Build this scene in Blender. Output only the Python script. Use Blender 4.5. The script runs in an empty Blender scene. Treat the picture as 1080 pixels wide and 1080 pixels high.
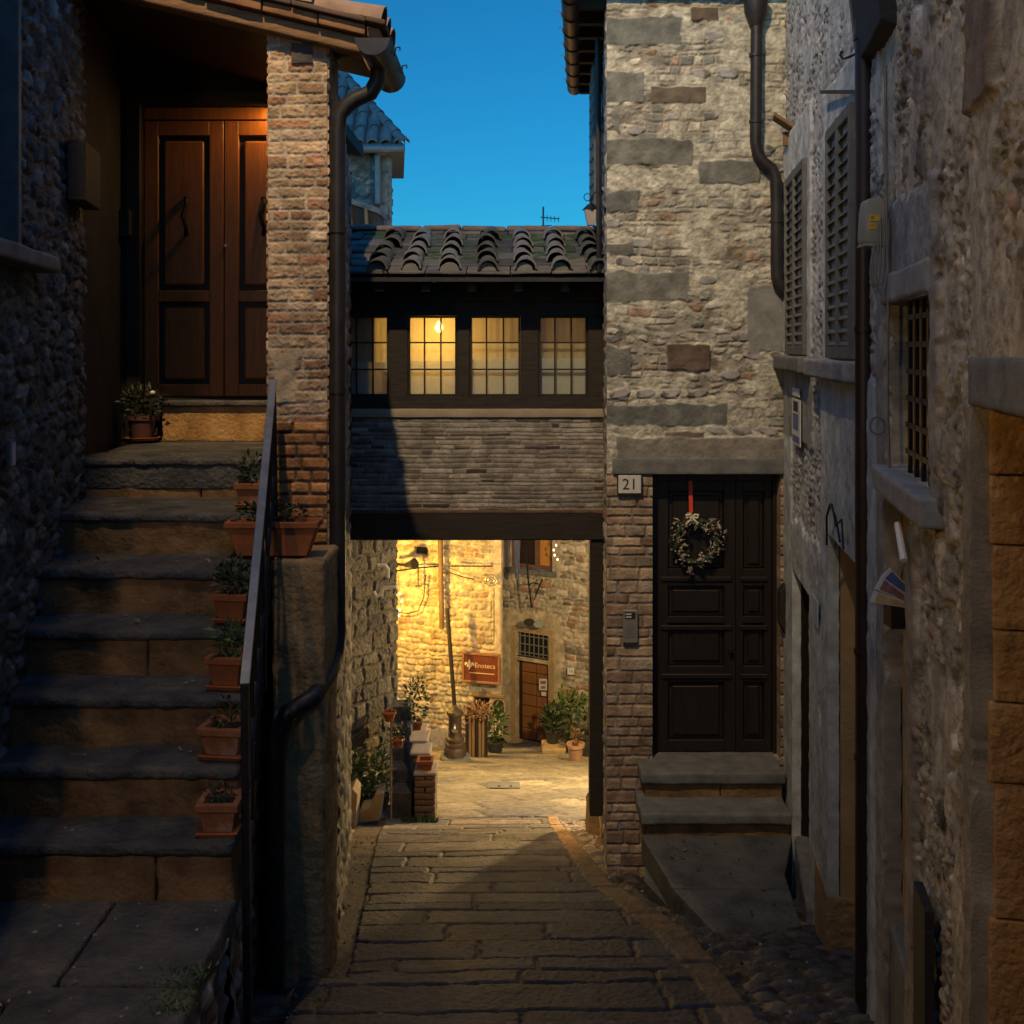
import bpy, bmesh, math, random
import numpy as np
from mathutils import Vector, Matrix

SC = bpy.context.scene
COL = SC.collection
F = 1117.0; CX = 540.0; HY = 365.0
R = math.radians
rnd = random.Random(7)

def P(u, v, Y):
    """point at depth Y seen in direction (u, v) of the survey photograph"""
    return Vector(((u - CX) / F * Y, Y, (HY - v) / F * Y))

# ------------------------------------------------------------------ object helpers
ORG = {}
def tag(o, label=None, cat=None, group=None, kind=None):
    if label: o['label'] = label
    if cat: o['category'] = cat
    if group: o['group'] = group
    if kind: o['kind'] = kind
    return o
def thing(name, label, cat, loc=(0, 0, 0), group=None):
    o = bpy.data.objects.new(name, None); COL.objects.link(o)
    o.empty_display_size = .1
    o.location = loc; ORG[o] = Vector(loc)
    return tag(o, label, cat, group)
def link(name, me, mat, parent=None, org=None):
    o = bpy.data.objects.new(name, me); COL.objects.link(o)
    me.materials.append(mat)
    if parent is not None:
        o.parent = parent; ORG[o] = ORG[parent].copy()
    else:
        ORG[o] = Vector(org) if org is not None else Vector((0, 0, 0)); o.location = ORG[o]
    return o
def copy_tree(o, parent=None):
    c = o.copy(); COL.objects.link(c); ORG[c] = ORG[o].copy()
    if parent is not None: c.parent = parent
    for ch in [x for x in COL.objects if x.parent == o]:
        copy_tree(ch, c)
    return c
def mesh_np(name, V, Q, mat, parent=None, col=None, smooth=True, org=None):
    V = np.asarray(V, dtype=np.float64); Q = np.asarray(Q, dtype=np.int64)
    used = np.zeros(len(V), bool); used[Q.ravel()] = True
    idx = np.cumsum(used) - 1
    V = V[used]; Q = idx[Q]
    if col is not None: col = np.asarray(col)[used]
    o0 = ORG[parent] if parent is not None else Vector(org if org is not None else (0, 0, 0))
    V = V - np.array(o0)
    me = bpy.data.meshes.new(name)
    n = len(Q)
    me.vertices.add(len(V)); me.vertices.foreach_set('co', V.ravel().astype(np.float32))
    me.loops.add(n * 4); me.loops.foreach_set('vertex_index', Q.ravel().astype(np.int32))
    me.polygons.add(n)
    me.polygons.foreach_set('loop_start', np.arange(0, n * 4, 4, dtype=np.int32))
    me.polygons.foreach_set('use_smooth', np.full(n, smooth))
    if col is not None:
        a = me.attributes.new('Col', 'FLOAT_COLOR', 'POINT')
        c4 = np.ones((len(V), 4), np.float32); c4[:, :3] = col
        a.data.foreach_set('color', c4.ravel())
    me.update(calc_edges=True); me.validate()
    return link(name, me, mat, parent, org)

class MB:
    def __init__(s): s.v = []; s.f = []
    def add(s, vs, fs):
        b = len(s.v); s.v += [tuple(x) for x in vs]; s.f += [tuple(i + b for i in f) for f in fs]
    def hexa(s, p):  # 8 pts: bottom 0-3 ccw, top 4-7
        s.add(p, [(3, 2, 1, 0), (4, 5, 6, 7), (0, 1, 5, 4), (1, 2, 6, 5), (2, 3, 7, 6), (3, 0, 4, 7)])
    def box(s, x0, x1, y0, y1, z0, z1):
        s.hexa([(x0, y0, z0), (x1, y0, z0), (x1, y1, z0), (x0, y1, z0), (x0, y0, z1), (x1, y0, z1), (x1, y1, z1), (x0, y1, z1)])
    def fbox(s, o, ex, ey, ez):  # origin + three edge vectors
        o, ex, ey, ez = map(Vector, (o, ex, ey, ez))
        s.hexa([o, o + ex, o + ex + ey, o + ey, o + ez, o + ex + ez, o + ex + ey + ez, o + ey + ez])
    def bar(s, a, b, w, h, up=(0, 0, 1)):
        a, b = Vector(a), Vector(b); d = (b - a).normalized(); up = Vector(up)
        x = d.cross(up).normalized(); y = x.cross(d).normalized()
        s.fbox(a - x * w / 2 - y * h / 2, x * w, b - a, y * h)
    def tube(s, pts, r, n=10, cap=True):
        pts = [Vector(p) for p in pts]
        rs = r if isinstance(r, (list, tuple)) else [r] * len(pts)
        rings = []; prev = None
        for i, p in enumerate(pts):
            t = (pts[min(i + 1, len(pts) - 1)] - pts[max(i - 1, 0)]).normalized()
            if prev is None:
                a = Vector((0, 0, 1)) if abs(t.z) < .9 else Vector((1, 0, 0))
                x = t.cross(a).normalized()
            else:
                x = (prev - t * prev.dot(t)).normalized()
            prev = x; y = t.cross(x)
            rings.append([p + (x * math.cos(2 * math.pi * k / n) + y * math.sin(2 * math.pi * k / n)) * rs[i] for k in range(n)])
        vs = [q for rg in rings for q in rg]; fs = []
        for i in range(len(rings) - 1):
            for k in range(n):
                k2 = (k + 1) % n
                fs.append((i * n + k, i * n + k2, (i + 1) * n + k2, (i + 1) * n + k))
        if cap:
            fs.append(tuple(range(n - 1, -1, -1))); b = (len(rings) - 1) * n; fs.append(tuple(b + k for k in range(n)))
        s.add(vs, fs)
    def lathe(s, prof, c, n=20, ex=1, ey=1):
        c = Vector(c); vs = []; fs = []
        for r, z in prof:
            for k in range(n):
                a = 2 * math.pi * k / n
                vs.append(c + Vector((r * ex * math.cos(a), r * ey * math.sin(a), z)))
        for i in range(len(prof) - 1):
            for k in range(n):
                k2 = (k + 1) % n
                fs.append((i * n + k, i * n + k2, (i + 1) * n + k2, (i + 1) * n + k))
        fs.append(tuple(range(n - 1, -1, -1))); b = (len(prof) - 1) * n; fs.append(tuple(b + k for k in range(n)))
        s.add(vs, fs)
    def prism(s, poly, ext):
        poly = [Vector(p) for p in poly]; ext = Vector(ext); n = len(poly)
        s.add(poly + [p + ext for p in poly], [tuple(range(n - 1, -1, -1)), tuple(range(n, 2 * n))] + [(i, (i + 1) % n, n + (i + 1) % n, n + i) for i in range(n)])
    def taper(s, c, w0, d0, w1, d1, h, th=.012, rim=.012, rimh=.03, soil=True):
        """square flower pot, wider at the top, hollow"""
        x, y, z = c
        def rect(w, d, zz): return [(x - w / 2, y - d / 2, zz), (x + w / 2, y - d / 2, zz), (x + w / 2, y + d / 2, zz), (x - w / 2, y + d / 2, zz)]
        L = [rect(w0, d0, z), rect(w1, d1, z + h - rimh), rect(w1 + 2 * rim, d1 + 2 * rim, z + h - rimh), rect(w1 + 2 * rim, d1 + 2 * rim, z + h), rect(w1 - 2 * th, d1 - 2 * th, z + h), rect(w1 - 2 * th - .01, d1 - 2 * th - .01, z + h * .8)]
        vs = [p for l in L for p in l]; fs = [(3, 2, 1, 0)]
        for i in range(len(L) - 1):
            for k in range(4): fs.append((i * 4 + k, i * 4 + (k + 1) % 4, i * 4 + 4 + (k + 1) % 4, i * 4 + 4 + k))
        b = (len(L) - 1) * 4; fs.append((b, b + 1, b + 2, b + 3))
        s.add(vs, fs)
    def build(s, name, mat, parent=None, bev=0, seg=1, smooth=False, org=None):
        o0 = ORG[parent] if parent is not None else Vector(org if org is not None else (0, 0, 0))
        me = bpy.data.meshes.new(name)
        me.from_pydata([tuple(Vector(p) - o0) for p in s.v], [], s.f)
        bm = bmesh.new(); bm.from_mesh(me)
        bmesh.ops.recalc_face_normals(bm, faces=bm.faces)
        if bev:
            ed = [e for e in bm.edges if len(e.link_faces) == 2 and e.calc_face_angle(0) > .5]
            bmesh.ops.bevel(bm, geom=ed, offset=bev, segments=seg, affect='EDGES', clamp_overlap=True, profile=.6)
        if smooth:
            for f in bm.faces: f.smooth = True
            for e in bm.edges:
                if len(e.link_faces) == 2 and e.calc_face_angle(0) > .7: e.smooth = False
        bm.to_mesh(me); bm.free(); me.update()
        return link(name, me, mat, parent, org)

# ------------------------------------------------------------------ numpy noise
M32 = np.uint64(0xffffffff)
def hsh(*k):
    h = np.uint64(2166136261)
    h = np.zeros(np.broadcast(*k).shape, np.uint64) + h
    for i, a in enumerate(k):
        a = (np.asarray(a, np.int64) & 0xffffffff).astype(np.uint64)
        h = ((h ^ a) * np.uint64(0x01000193 * 2654435 + 1 + 2 * i)) & M32
        h ^= h >> np.uint64(15); h = (h * np.uint64(2246822519)) & M32; h ^= h >> np.uint64(13)
        h = (h * np.uint64(3266489917)) & M32; h ^= h >> np.uint64(16)
    return h.astype(np.float64) / 4294967296.0
def vn2(x, y, seed=0):
    ix = np.floor(x); iy = np.floor(y); fx = x - ix; fy = y - iy
    fx = fx * fx * (3 - 2 * fx); fy = fy * fy * (3 - 2 * fy); ix = ix.astype(np.int64); iy = iy.astype(np.int64)
    a = hsh(ix, iy, seed); b = hsh(ix + 1, iy, seed); c = hsh(ix, iy + 1, seed); d = hsh(ix + 1, iy + 1, seed)
    return (a * (1 - fx) + b * fx) * (1 - fy) + (c * (1 - fx) + d * fx) * fy
def fbm(x, y, seed=0, oct=4):
    r = 0; a = .5; t = 0
    for o in range(oct):
        r = r + a * vn2(x * 2 ** o + 17.3 * o, y * 2 ** o - 9.1 * o, seed + o); t += a; a *= .55
    return r / t
def fbm3(p, sc, seed=0, oct=3):
    return (fbm(p[:, 0] * sc + p[:, 2] * sc * .7, p[:, 1] * sc, seed, oct) + fbm(p[:, 1] * sc - p[:, 0] * sc * .6, p[:, 2] * sc, seed + 50, oct)) * .5
def sst(a, b, x):
    t = np.clip((x - a) / (b - a + 1e-9), 0, 1); return t * t * (3 - 2 * t)

def pick(pal, r):
    pal = np.array(pal); w = np.cumsum(pal[:, 3]); w /= w[-1]
    return pal[np.clip(np.searchsorted(w, r), 0, len(pal) - 1), :3]

def finish(d, sid, s, t, seed, pal, mortar, relief, mw, soft, rough):
    nz = fbm(s * 40, t * 40, seed + 5, 3)
    dd = d - mw * (.35 + 1.3 * nz)
    prof = sst(0, soft, dd)
    hh = .55 + .45 * sid[1] + .25 * (fbm(s * 7, t * 7, seed + 15, 2) - .5)
    rid = 1 - np.abs(2 * fbm(s * 34, t * 34, seed + 9, 4) - 1)   # chisel marks and chips
    h = relief * prof * hh + rough * (rid - .7) * (.5 + .5 * prof) + rough * .7 * (fbm(s * 95, t * 95, seed + 19, 2) - .5)
    c = pick(pal, sid[0]) * (.75 + .5 * sid[2])[:, None]
    c = c * (.55 + .9 * fbm(s * 22, t * 22, seed + 11, 4))[:, None]
    mcol = np.array(mortar)[None, :] * (.55 + .9 * fbm(s * 14, t * 14, seed + 13, 4))[:, None] * (.35 + .65 * sst(.0, .55, fbm(s * 9, t * 9, seed + 14, 2)))[:, None]
    k = sst(-.003, .006, dd)[:, None]
    return h, mcol * (1 - k) + c * k

def coursed(s, t, seed, rh, sw, pal, mortar, relief=.02, mw=.006, soft=.014, rough=.006, warp=.02, var=.5):
    g = np.random.default_rng(seed)
    tw = t + warp * (fbm(s * 2.2, t * 2.2, seed + 1, 3) - .5) * 2 + warp * .35 * (fbm(s * 14, t * 14, seed + 2, 2) - .5) * 2
    swp = s + warp * .6 * (fbm(s * 12, t * 12, seed + 3, 2) - .5) * 2
    lo, hi = t.min() - .5, t.max() + .5
    B = lo + np.cumsum(rh * (1 - var / 2 + var * g.random(int((hi - lo) / rh * 1.8) + 5)))
    row = np.clip(np.searchsorted(B, tw), 1, len(B) - 1)
    b0 = B[row - 1]; b1 = B[row]
    rw = sw * (.7 + .7 * hsh(row, seed + 4)) 
    p = swp / rw + 7.7 * hsh(row, seed + 6)
    k = np.floor(p).astype(np.int64)
    J = lambda kk: kk + .62 * hsh(kk, row, seed + 7)
    k = np.where(p < J(k), k - 1, k)
    dl = (p - J(k)) * rw; dr = (J(k + 1) - p) * rw
    d = np.minimum(np.minimum(dl, dr), np.minimum(tw - b0, b1 - tw))
    sid = (hsh(k, row, seed + 21), hsh(k, row, seed + 22), hsh(k, row, seed + 23))
    return finish(d, sid, s, t, seed, pal, mortar, relief, mw, soft, rough)

def rubble(s, t, seed, cw, ch, pal, mortar, relief=.025, mw=.012, soft=.02, rough=.008, warp=.03):
    sw = s + warp * (fbm(s * 5, t * 5, seed + 1, 3) - .5) * 2
    tw = t + warp * (fbm(s * 5 + 31, t * 5, seed + 2, 3) - .5) * 2
    tw = tw + ch * .6 * (vn2(sw / cw * .4, tw / ch * .4, seed + 3) - .5)
    u = sw / cw; v = tw / ch; u = u + .5 * hsh(np.floor(v).astype(np.int64), seed) 
    iu = np.floor(u).astype(np.int64); iv = np.floor(v).astype(np.int64)
    F1 = np.full(u.shape, 9e9); F2 = F1.copy(); I = np.zeros(u.shape, np.int64); Jx = I.copy()
    for a in (-1, 0, 1):
        for b in (-1, 0, 1):
            cu = iu + a; cv = iv + b
            px = cu + .12 + .76 * hsh(cu, cv, seed + 31); py = cv + .12 + .76 * hsh(cu, cv, seed + 32)
            wgt = .75 + .5 * hsh(cu, cv, seed + 33)
            q = np.maximum(np.abs(u - px), np.abs(v - py)) * .55 + np.hypot(u - px, v - py) * .45
            q = q * wgt
            m = q < F1
            F2 = np.where(m, F1, np.minimum(F2, q)); I = np.where(m, cu, I); Jx = np.where(m, cv, Jx); F1 = np.where(m, q, F1)
    d = (F2 - F1) * .5 * min(cw, ch)
    sid = (hsh(I, Jx, seed + 41), hsh(I, Jx, seed + 42), hsh(I, Jx, seed + 43))
    return finish(d, sid, s, t, seed, pal, mortar, relief, mw, soft, rough)

# ------------------------------------------------------------------ walls
class Wall:
    """vertical plane from p0 to p1 (plan view), its normal towards the lane"""
    def __init__(s, p0, p1, n=None):
        s.p0 = Vector((p0[0], p0[1], 0)); s.p1 = Vector((p1[0], p1[1], 0))
        s.d = (s.p1 - s.p0); s.L = s.d.length; s.d.normalize()
        nn = Vector((s.d.y, -s.d.x, 0))
        mid = (s.p0 + s.p1) / 2; ref = Vector(n) if n is not None else -mid
        s.n = nn if nn.dot(ref) > 0 else -nn
    def s_of(s, u):
        k = (u - CX) / F
        # p0.x + a d.x = k (p0.y + a d.y)
        return (k * s.p0.y - s.p0.x) / (s.d.x - k * s.d.y)
    def Y(s, a): return s.p0.y + a * s.d.y
    def z_of(s, u, v): return (HY - v) / F * s.Y(s.s_of(u))
    def sz(s, u, v): a = s.s_of(u); return a, (HY - v) / F * s.Y(a)
    def pt(s, a, z, off=0.0):
        q = s.p0 + s.d * a + s.n * off; return Vector((q.x, q.y, z))
    def box(s, mb, a0, a1, z0, z1, o0, o1):
        mb.fbox(s.pt(a0, z0, o0), s.d * (a1 - a0), s.n * (o1 - o0), Vector((0, 0, z1 - z0)))

def masonry(name, W, a0, a1, z0, z1, rs, rz, fn, mat, parent, openings=(), thick=.12, post=None):
    S = np.arange(a0, a1, rs); S = np.append(S[:-1], a1) if a1 - S[-1] < rs * .6 else np.append(S, a1)
    T = np.arange(z0, z1, rz); T = np.append(T[:-1], z1) if z1 - T[-1] < rz * .6 else np.append(T, z1)
    def snap(A, x):
        if A[0] < x < A[-1]: A[np.argmin(np.abs(A - x))] = x
    for (b0, b1, y0, y1) in openings:
        snap(S, b0); snap(S, b1); snap(T, y0); snap(T, y1)
    S.sort(); T.sort()
    ns, nt = len(S), len(T)
    ss, tt = np.meshgrid(S, T); s = ss.ravel(); t = tt.ravel()
    h, c = fn(s, t)
    if post: h, c = post(s, t, h, c)
    n = np.array(W.n); d = np.array(W.d); p0 = np.array(W.p0)
    V = p0[None] + s[:, None] * d[None] + h[:, None] * n[None]; V[:, 2] = t
    i = np.arange(nt - 1)[:, None] * ns + np.arange(ns - 1)[None, :]
    cs = (S[:-1] + S[1:]) / 2; ct = (T[:-1] + T[1:]) / 2
    keep = np.ones((nt - 1, ns - 1), bool)
    for (b0, b1, y0, y1) in openings:
        keep &= ~((cs[None, :] > b0) & (cs[None, :] < b1) & (ct[:, None] > y0) & (ct[:, None] < y1))
    i = i[keep]
    Q = np.stack([i, i + 1, i + ns + 1, i + ns], 1)
    # make the winding agree with the normal
    if np.dot(np.cross(d, [0, 0, 1]), n) < 0: Q = Q[:, ::-1]
    V, Q, c = skirt(V, Q, c, -n * thick)
    return mesh_np(name, V, Q, mat, parent, c)

def skirt(V, Q, c, vec):
    E = np.concatenate([Q[:, [0, 1]], Q[:, [1, 2]], Q[:, [2, 3]], Q[:, [3, 0]]])
    key = np.sort(E, 1); key = key[:, 0] * (len(V) + 1) + key[:, 1]
    _, inv, cnt = np.unique(key, return_inverse=True, return_counts=True)
    B = E[cnt[inv] == 1]
    bv = np.unique(B); mp = np.full(len(V), -1); mp[bv] = len(V) + np.arange(len(bv))
    # two copies so that the fold stays sharp
    V2 = np.concatenate([V, V[bv], V[bv] + vec]); c2 = np.concatenate([c, c[bv], c[bv]])
    m1 = mp; m2 = mp + len(bv)
    SQ = np.stack([m1[B[:, 1]], m1[B[:, 0]], m2[B[:, 0]], m2[B[:, 1]]], 1)
    return V2, np.concatenate([Q, SQ]), c2

def rstone(o, ex, ey, ez, res=.03, r=.012, amp=.004, seed=0):
    """worn stone block: rounded box with chipped, uneven faces"""
    o, ex, ey, ez = [np.array(Vector(q)) for q in (o, ex, ey, ez)]
    L = np.array([np.linalg.norm(ex), np.linalg.norm(ey), np.linalg.norm(ez)])
    N = np.maximum(2, np.minimum(90, np.round(L / res).astype(int)))
    Vs = []; Qs = []; b = 0
    for ax in range(3):
        u, v = [(1, 2), (2, 0), (0, 1)][ax]
        gu = np.linspace(0, 1, N[u] + 1); gv = np.linspace(0, 1, N[v] + 1)
        # extra loops next to the edges
        eu = min(.3, r / L[u]); ev = min(.3, r / L[v])
        gu = np.unique(np.concatenate([gu, [eu * .4, eu, 1 - eu, 1 - eu * .4]])); gv = np.unique(np.concatenate([gv, [ev * .4, ev, 1 - ev, 1 - ev * .4]]))
        A, Bm = np.meshgrid(gu, gv); nu, nv = len(gu), len(gv)
        for side in (0, 1):
            q = np.zeros((A.size, 3)); q[:, u] = A.ravel(); q[:, v] = Bm.ravel(); q[:, ax] = side
            i = (np.arange(nv - 1)[:, None] * nu + np.arange(nu - 1)[None]).ravel()
            f = np.stack([i, i + 1, i + nu + 1, i + nu], 1)
            if side == 0: f = f[:, ::-1]
            Vs.append(q); Qs.append(f + b); b += len(q)
    p = np.concatenate(Vs) * L; Q = np.concatenate(Qs)
    rr = np.minimum(r * (.5 + 1.4 * fbm3(p + seed * 3.1, 9, seed)), L.min() * .45)[:, None]
    q = np.clip(p, rr, L - rr); dv = p - q; nn = np.linalg.norm(dv, axis=1, keepdims=True)
    dirn = dv / np.maximum(nn, 1e-9)
    p2 = q + dirn * np.minimum(nn, rr) 
    disp = (fbm3(p + seed * 1.7, 7, seed + 3, 4) - .5) * 2 * amp + (fbm3(p + seed, 30, seed + 8, 3) - .5) * amp
    cen = np.where(nn > 1e-6, dirn, 0)
    p2 = p2 + cen * disp[:, None]
    M = np.stack([ex / L[0], ey / L[1], ez / L[2]])
    V = o + p2 @ M
    if np.dot(np.cross(ex, ey), ez) < 0: Q = Q[:, ::-1]
    return V, Q
def stone_obj(name, mat, parent, blocks, res=.03, r=.012, amp=.004, seed=0, org=None):
    Vs = []; Qs = []; b = 0
    for j, (o, ex, ey, ez) in enumerate(blocks):
        V, Q = rstone(o, ex, ey, ez, res, r, amp, seed + j)
        Vs.append(V); Qs.append(Q + b); b += len(V)
    return mesh_np(name, np.concatenate(Vs), np.concatenate(Qs), mat, parent, None, True, org)
def wblock(W, a0, a1, z0, z1, o0, o1):
    return (W.pt(a0, z0, o0), W.d * (a1 - a0), W.n * (o1 - o0), Vector((0, 0, z1 - z0)))

# ------------------------------------------------------------------ materials
def newmat(name):
    m = bpy.data.materials.new(name); m.use_nodes = True
    nt = m.node_tree; bs = nt.nodes['Principled BSDF']
    return m, nt, bs
def N(nt, t, **kw):
    n = nt.nodes.new(t)
    for k, v in kw.items():
        if k.startswith('i_'): n.inputs[k[2:].replace('_', ' ')].default_value = v
        else: setattr(n, k, v)
    return n
def bumpy(nt, bs, vec, scale, strength, dist=.01, detail=6):
    nz = N(nt, 'ShaderNodeTexNoise'); nz.inputs['Scale'].default_value = scale; nz.inputs['Detail'].default_value = detail
    nt.links.new(vec, nz.inputs['Vector'])
    b = N(nt, 'ShaderNodeBump'); b.inputs['Strength'].default_value = strength; b.inputs['Distance'].default_value = dist
    nt.links.new(nz.outputs['Fac'], b.inputs['Height']); nt.links.new(b.outputs['Normal'], bs.inputs['Normal'])
def ramp(nt, src, stops):
    r = N(nt, 'ShaderNodeValToRGB'); e = r.color_ramp.elements
    while len(e) > 1: e.remove(e[-1])
    e[0].position = stops[0][0]; e[0].color = (*stops[0][1], 1)
    for p, c in stops[1:]:
        q = e.new(p); q.color = (*c, 1)
    nt.links.new(src, r.inputs['Fac']); return r
def attrmat(name, rough=.88, bump=.65, scale=110, dist=.006, spec=.4):
    m, nt, bs = newmat(name)
    at = N(nt, 'ShaderNodeAttribute', attribute_name='Col'); tc = N(nt, 'ShaderNodeTexCoord')
    n1 = N(nt, 'ShaderNodeTexNoise'); n1.inputs['Scale'].default_value = 6; n1.inputs['Detail'].default_value = 10; n1.inputs['Roughness'].default_value = .7
    nt.links.new(tc.outputs['Object'], n1.inputs['Vector'])
    r = ramp(nt, n1.outputs['Fac'], [(.25, (.42,) * 3), (.5, (.95,) * 3), (.75, (1.5,) * 3)])
    mx = N(nt, 'ShaderNodeMix', data_type='RGBA', blend_type='MULTIPLY'); mx.inputs['Factor'].default_value = 1
    nt.links.new(at.outputs['Color'], mx.inputs['A']); nt.links.new(r.outputs['Color'], mx.inputs['B'])
    nt.links.new(mx.outputs['Result'], bs.inputs['Base Color'])
    bs.inputs['Roughness'].default_value = rough; bs.inputs['Specular IOR Level'].default_value = spec
    bumpy(nt, bs, tc.outputs['Object'], scale, bump, dist)
    return m
def nmat(name, c1, c2, scale=8, rough=.8, bump=.3, bscale=50, dist=.006, stretch=(1, 1, 1), metal=0, spec=.4, c3=None, detail=8):
    m, nt, bs = newmat(name)
    tc = N(nt, 'ShaderNodeTexCoord'); mp = N(nt, 'ShaderNodeMapping'); mp.inputs['Scale'].default_value = stretch
    nt.links.new(tc.outputs['Object'], mp.inputs['Vector'])
    n1 = N(nt, 'ShaderNodeTexNoise'); n1.inputs['Scale'].default_value = scale; n1.inputs['Detail'].default_value = detail; n1.inputs['Roughness'].default_value = .65
    nt.links.new(mp.outputs['Vector'], n1.inputs['Vector'])
    st = [(.3, c1), (.7, c2)] if c3 is None else [(.3, c1), (.52, c2), (.7, c3)]
    r = ramp(nt, n1.outputs['Fac'], st)
    nt.links.new(r.outputs['Color'], bs.inputs['Base Color'])
    bs.inputs['Roughness'].default_value = rough; bs.inputs['Metallic'].default_value = metal; bs.inputs['Specular IOR Level'].default_value = spec
    if bump: bumpy(nt, bs, mp.outputs['Vector'], bscale, bump, dist)
    return m
def emat(name, col, strength):
    m, nt, bs = newmat(name)
    bs.inputs['Base Color'].default_value = (*col, 1); bs.inputs['Emission Color'].default_value = (*col, 1); bs.inputs['Emission Strength'].default_value = strength
    return m
def glassmat(name, tint=(.9, .95, .95), gl=.12, rough=.03):
    m = bpy.data.materials.new(name); m.use_nodes = True; nt = m.node_tree; nt.nodes.clear()
    out = N(nt, 'ShaderNodeOutputMaterial'); tr = N(nt, 'ShaderNodeBsdfTransparent'); g = N(nt, 'ShaderNodeBsdfGlossy'); mx = N(nt, 'ShaderNodeMixShader')
    tr.inputs['Color'].default_value = (*tint, 1); g.inputs['Roughness'].default_value = rough; mx.inputs['Fac'].default_value = gl
    nt.links.new(tr.outputs[0], mx.inputs[1]); nt.links.new(g.outputs[0], mx.inputs[2]); nt.links.new(mx.outputs[0], out.inputs[0])
    return m
def transl(name, col, fac=.6):
    m = bpy.data.materials.new(name); m.use_nodes = True; nt = m.node_tree; nt.nodes.clear()
    out = N(nt, 'ShaderNodeOutputMaterial'); a = N(nt, 'ShaderNodeBsdfDiffuse'); b = N(nt, 'ShaderNodeBsdfTranslucent'); mx = N(nt, 'ShaderNodeMixShader')
    a.inputs['Color'].default_value = (*col, 1); b.inputs['Color'].default_value = (*col, 1); mx.inputs['Fac'].default_value = fac
    nt.links.new(a.outputs[0], mx.inputs[1]); nt.links.new(b.outputs[0], mx.inputs[2]); nt.links.new(mx.outputs[0], out.inputs[0])
    return m
def leafmat(name, cols):
    m, nt, bs = newmat(name)
    g = N(nt, 'ShaderNodeNewGeometry')
    k = len(cols); r = ramp(nt, g.outputs['Random Per Island'], [((i + .5) / k, c) for i, c in enumerate(cols)])
    nt.links.new(r.outputs['Color'], bs.inputs['Base Color']); bs.inputs['Roughness'].default_value = .5
    bs.inputs['Specular IOR Level'].default_value = .4
    return m

m_stone = attrmat('masonry_stone')
m_brickwork = attrmat('brickwork', bump=.6, scale=90)
m_paving = attrmat('paving_stone', rough=.72, bump=.5, scale=60, spec=.4)
m_roofclay = attrmat('old_roof_clay', rough=.75, bump=.6, scale=50)
m_serena = nmat('grey_sandstone', (.085, .09, .088), (.18, .185, .175), 9, .85, .5, 60, .008)
m_tread = nmat('worn_tread_stone', (.022, .024, .025), (.075, .075, .072), 5, .8, 1.0, 40, .016, c3=(.14, .122, .092), detail=14)
m_riser = nmat('ochre_step_stone', (.05, .03, .014), (.19, .11, .045), 5, .9, .7, 50, .012, c3=(.27, .165, .075))
m_ochre = nmat('ochre_ashlar', (.20, .105, .036), (.40, .225, .08), 6, .92, .9, 45, .014, c3=(.47, .30, .13))
m_plaster = nmat('old_grey_plaster', (.16, .17, .16), (.30, .30, .28), 5, .92, .6, 30, .01)
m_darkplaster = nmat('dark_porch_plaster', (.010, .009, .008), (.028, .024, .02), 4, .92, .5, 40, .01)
m_tanplaster = nmat('tan_plaster', (.28, .2, .10), (.44, .32, .17), 5, .92, .5, 40, .01)
m_plinth = nmat('ochre_plinth_plaster', (.17, .11, .05), (.36, .25, .12), 6, .92, .8, 25, .02)
m_woodblack = nmat('blackened_timber', (.008, .007, .006), (.03, .024, .018), 6, .75, .5, 30, .006, (1, 8, 8))
m_doordark = nmat('dark_brown_door_paint', (.010, .008, .0065), (.022, .017, .013), 4, .45, .25, 20, .003, (12, 12, 1))
m_doorwarm = nmat('varnished_oak', (.16, .05, .010), (.30, .105, .022), 5, .45, .3, 20, .003, (14, 14, 1))
m_doorgroove = nmat('dark_moulding', (.012, .008, .005), (.03, .018, .01), 5, .6, .2)
m_beamwood = nmat('weathered_rafter', (.10, .055, .025), (.24, .14, .07), 5, .85, .5, 30, .006, (1, 9, 9))
m_plankwood = nmat('plank_wood', (.12, .075, .035), (.28, .18, .09), 5, .8, .4, 20, .005, (10, 10, 1))
m_pdoor = nmat('brown_plank_door', (.17, .07, .022), (.3, .135, .045), 5, .6, .3, 20, .004, (12, 12, 1))
m_pipebrown = nmat('brown_painted_pipe', (.016, .009, .008), (.032, .018, .015), 8, .45, .15, 40, .002)
m_pipedark = nmat('dark_metal_pipe', (.018, .017, .018), (.04, .036, .036), 8, .45, .2, 40, .002, metal=.3)
m_iron = nmat('wrought_iron', (.012, .012, .013), (.03, .03, .032), 12, .55, .2, 60, .002, metal=.5)
m_railtop = nmat('worn_flat_steel', (.08, .095, .12), (.16, .18, .22), 10, .4, .1, 60, .001, metal=.4)
m_terra = nmat('terracotta', (.20, .062, .02), (.36, .12, .04), 9, .85, .35, 60, .003)
m_terra2 = nmat('limestained_terracotta', (.16, .055, .022), (.30, .12, .05), 6, .9, .4, 50, .004, c3=(.42, .32, .24), detail=12)
m_soil = nmat('potting_soil', (.015, .012, .009), (.04, .03, .02), 30, .95, .6, 80, .01)
m_shutter = nmat('grey_shutter_paint', (.07, .075, .07), (.13, .135, .125), 9, .65, .2, 40, .002)
m_shutback = nmat('shutter_shadow_board', (.012, .012, .012), (.02, .02, .02), 9, .8, .1)
m_white = nmat('white_enamel', (.6, .6, .57), (.72, .72, .68), 10, .4, 0)
m_plate = nmat('stone_plate', (.42, .42, .38), (.55, .54, .5), 12, .6, .1)
m_black = nmat('black_ink', (.01, .01, .01), (.02, .02, .02), 10, .7, 0)
m_steel = nmat('brushed_steel', (.32, .31, .28), (.42, .41, .37), 12, .35, .05, metal=.6)
m_beige = nmat('beige_plastic', (.26, .22, .15), (.36, .31, .22), 10, .55, .05)
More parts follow.
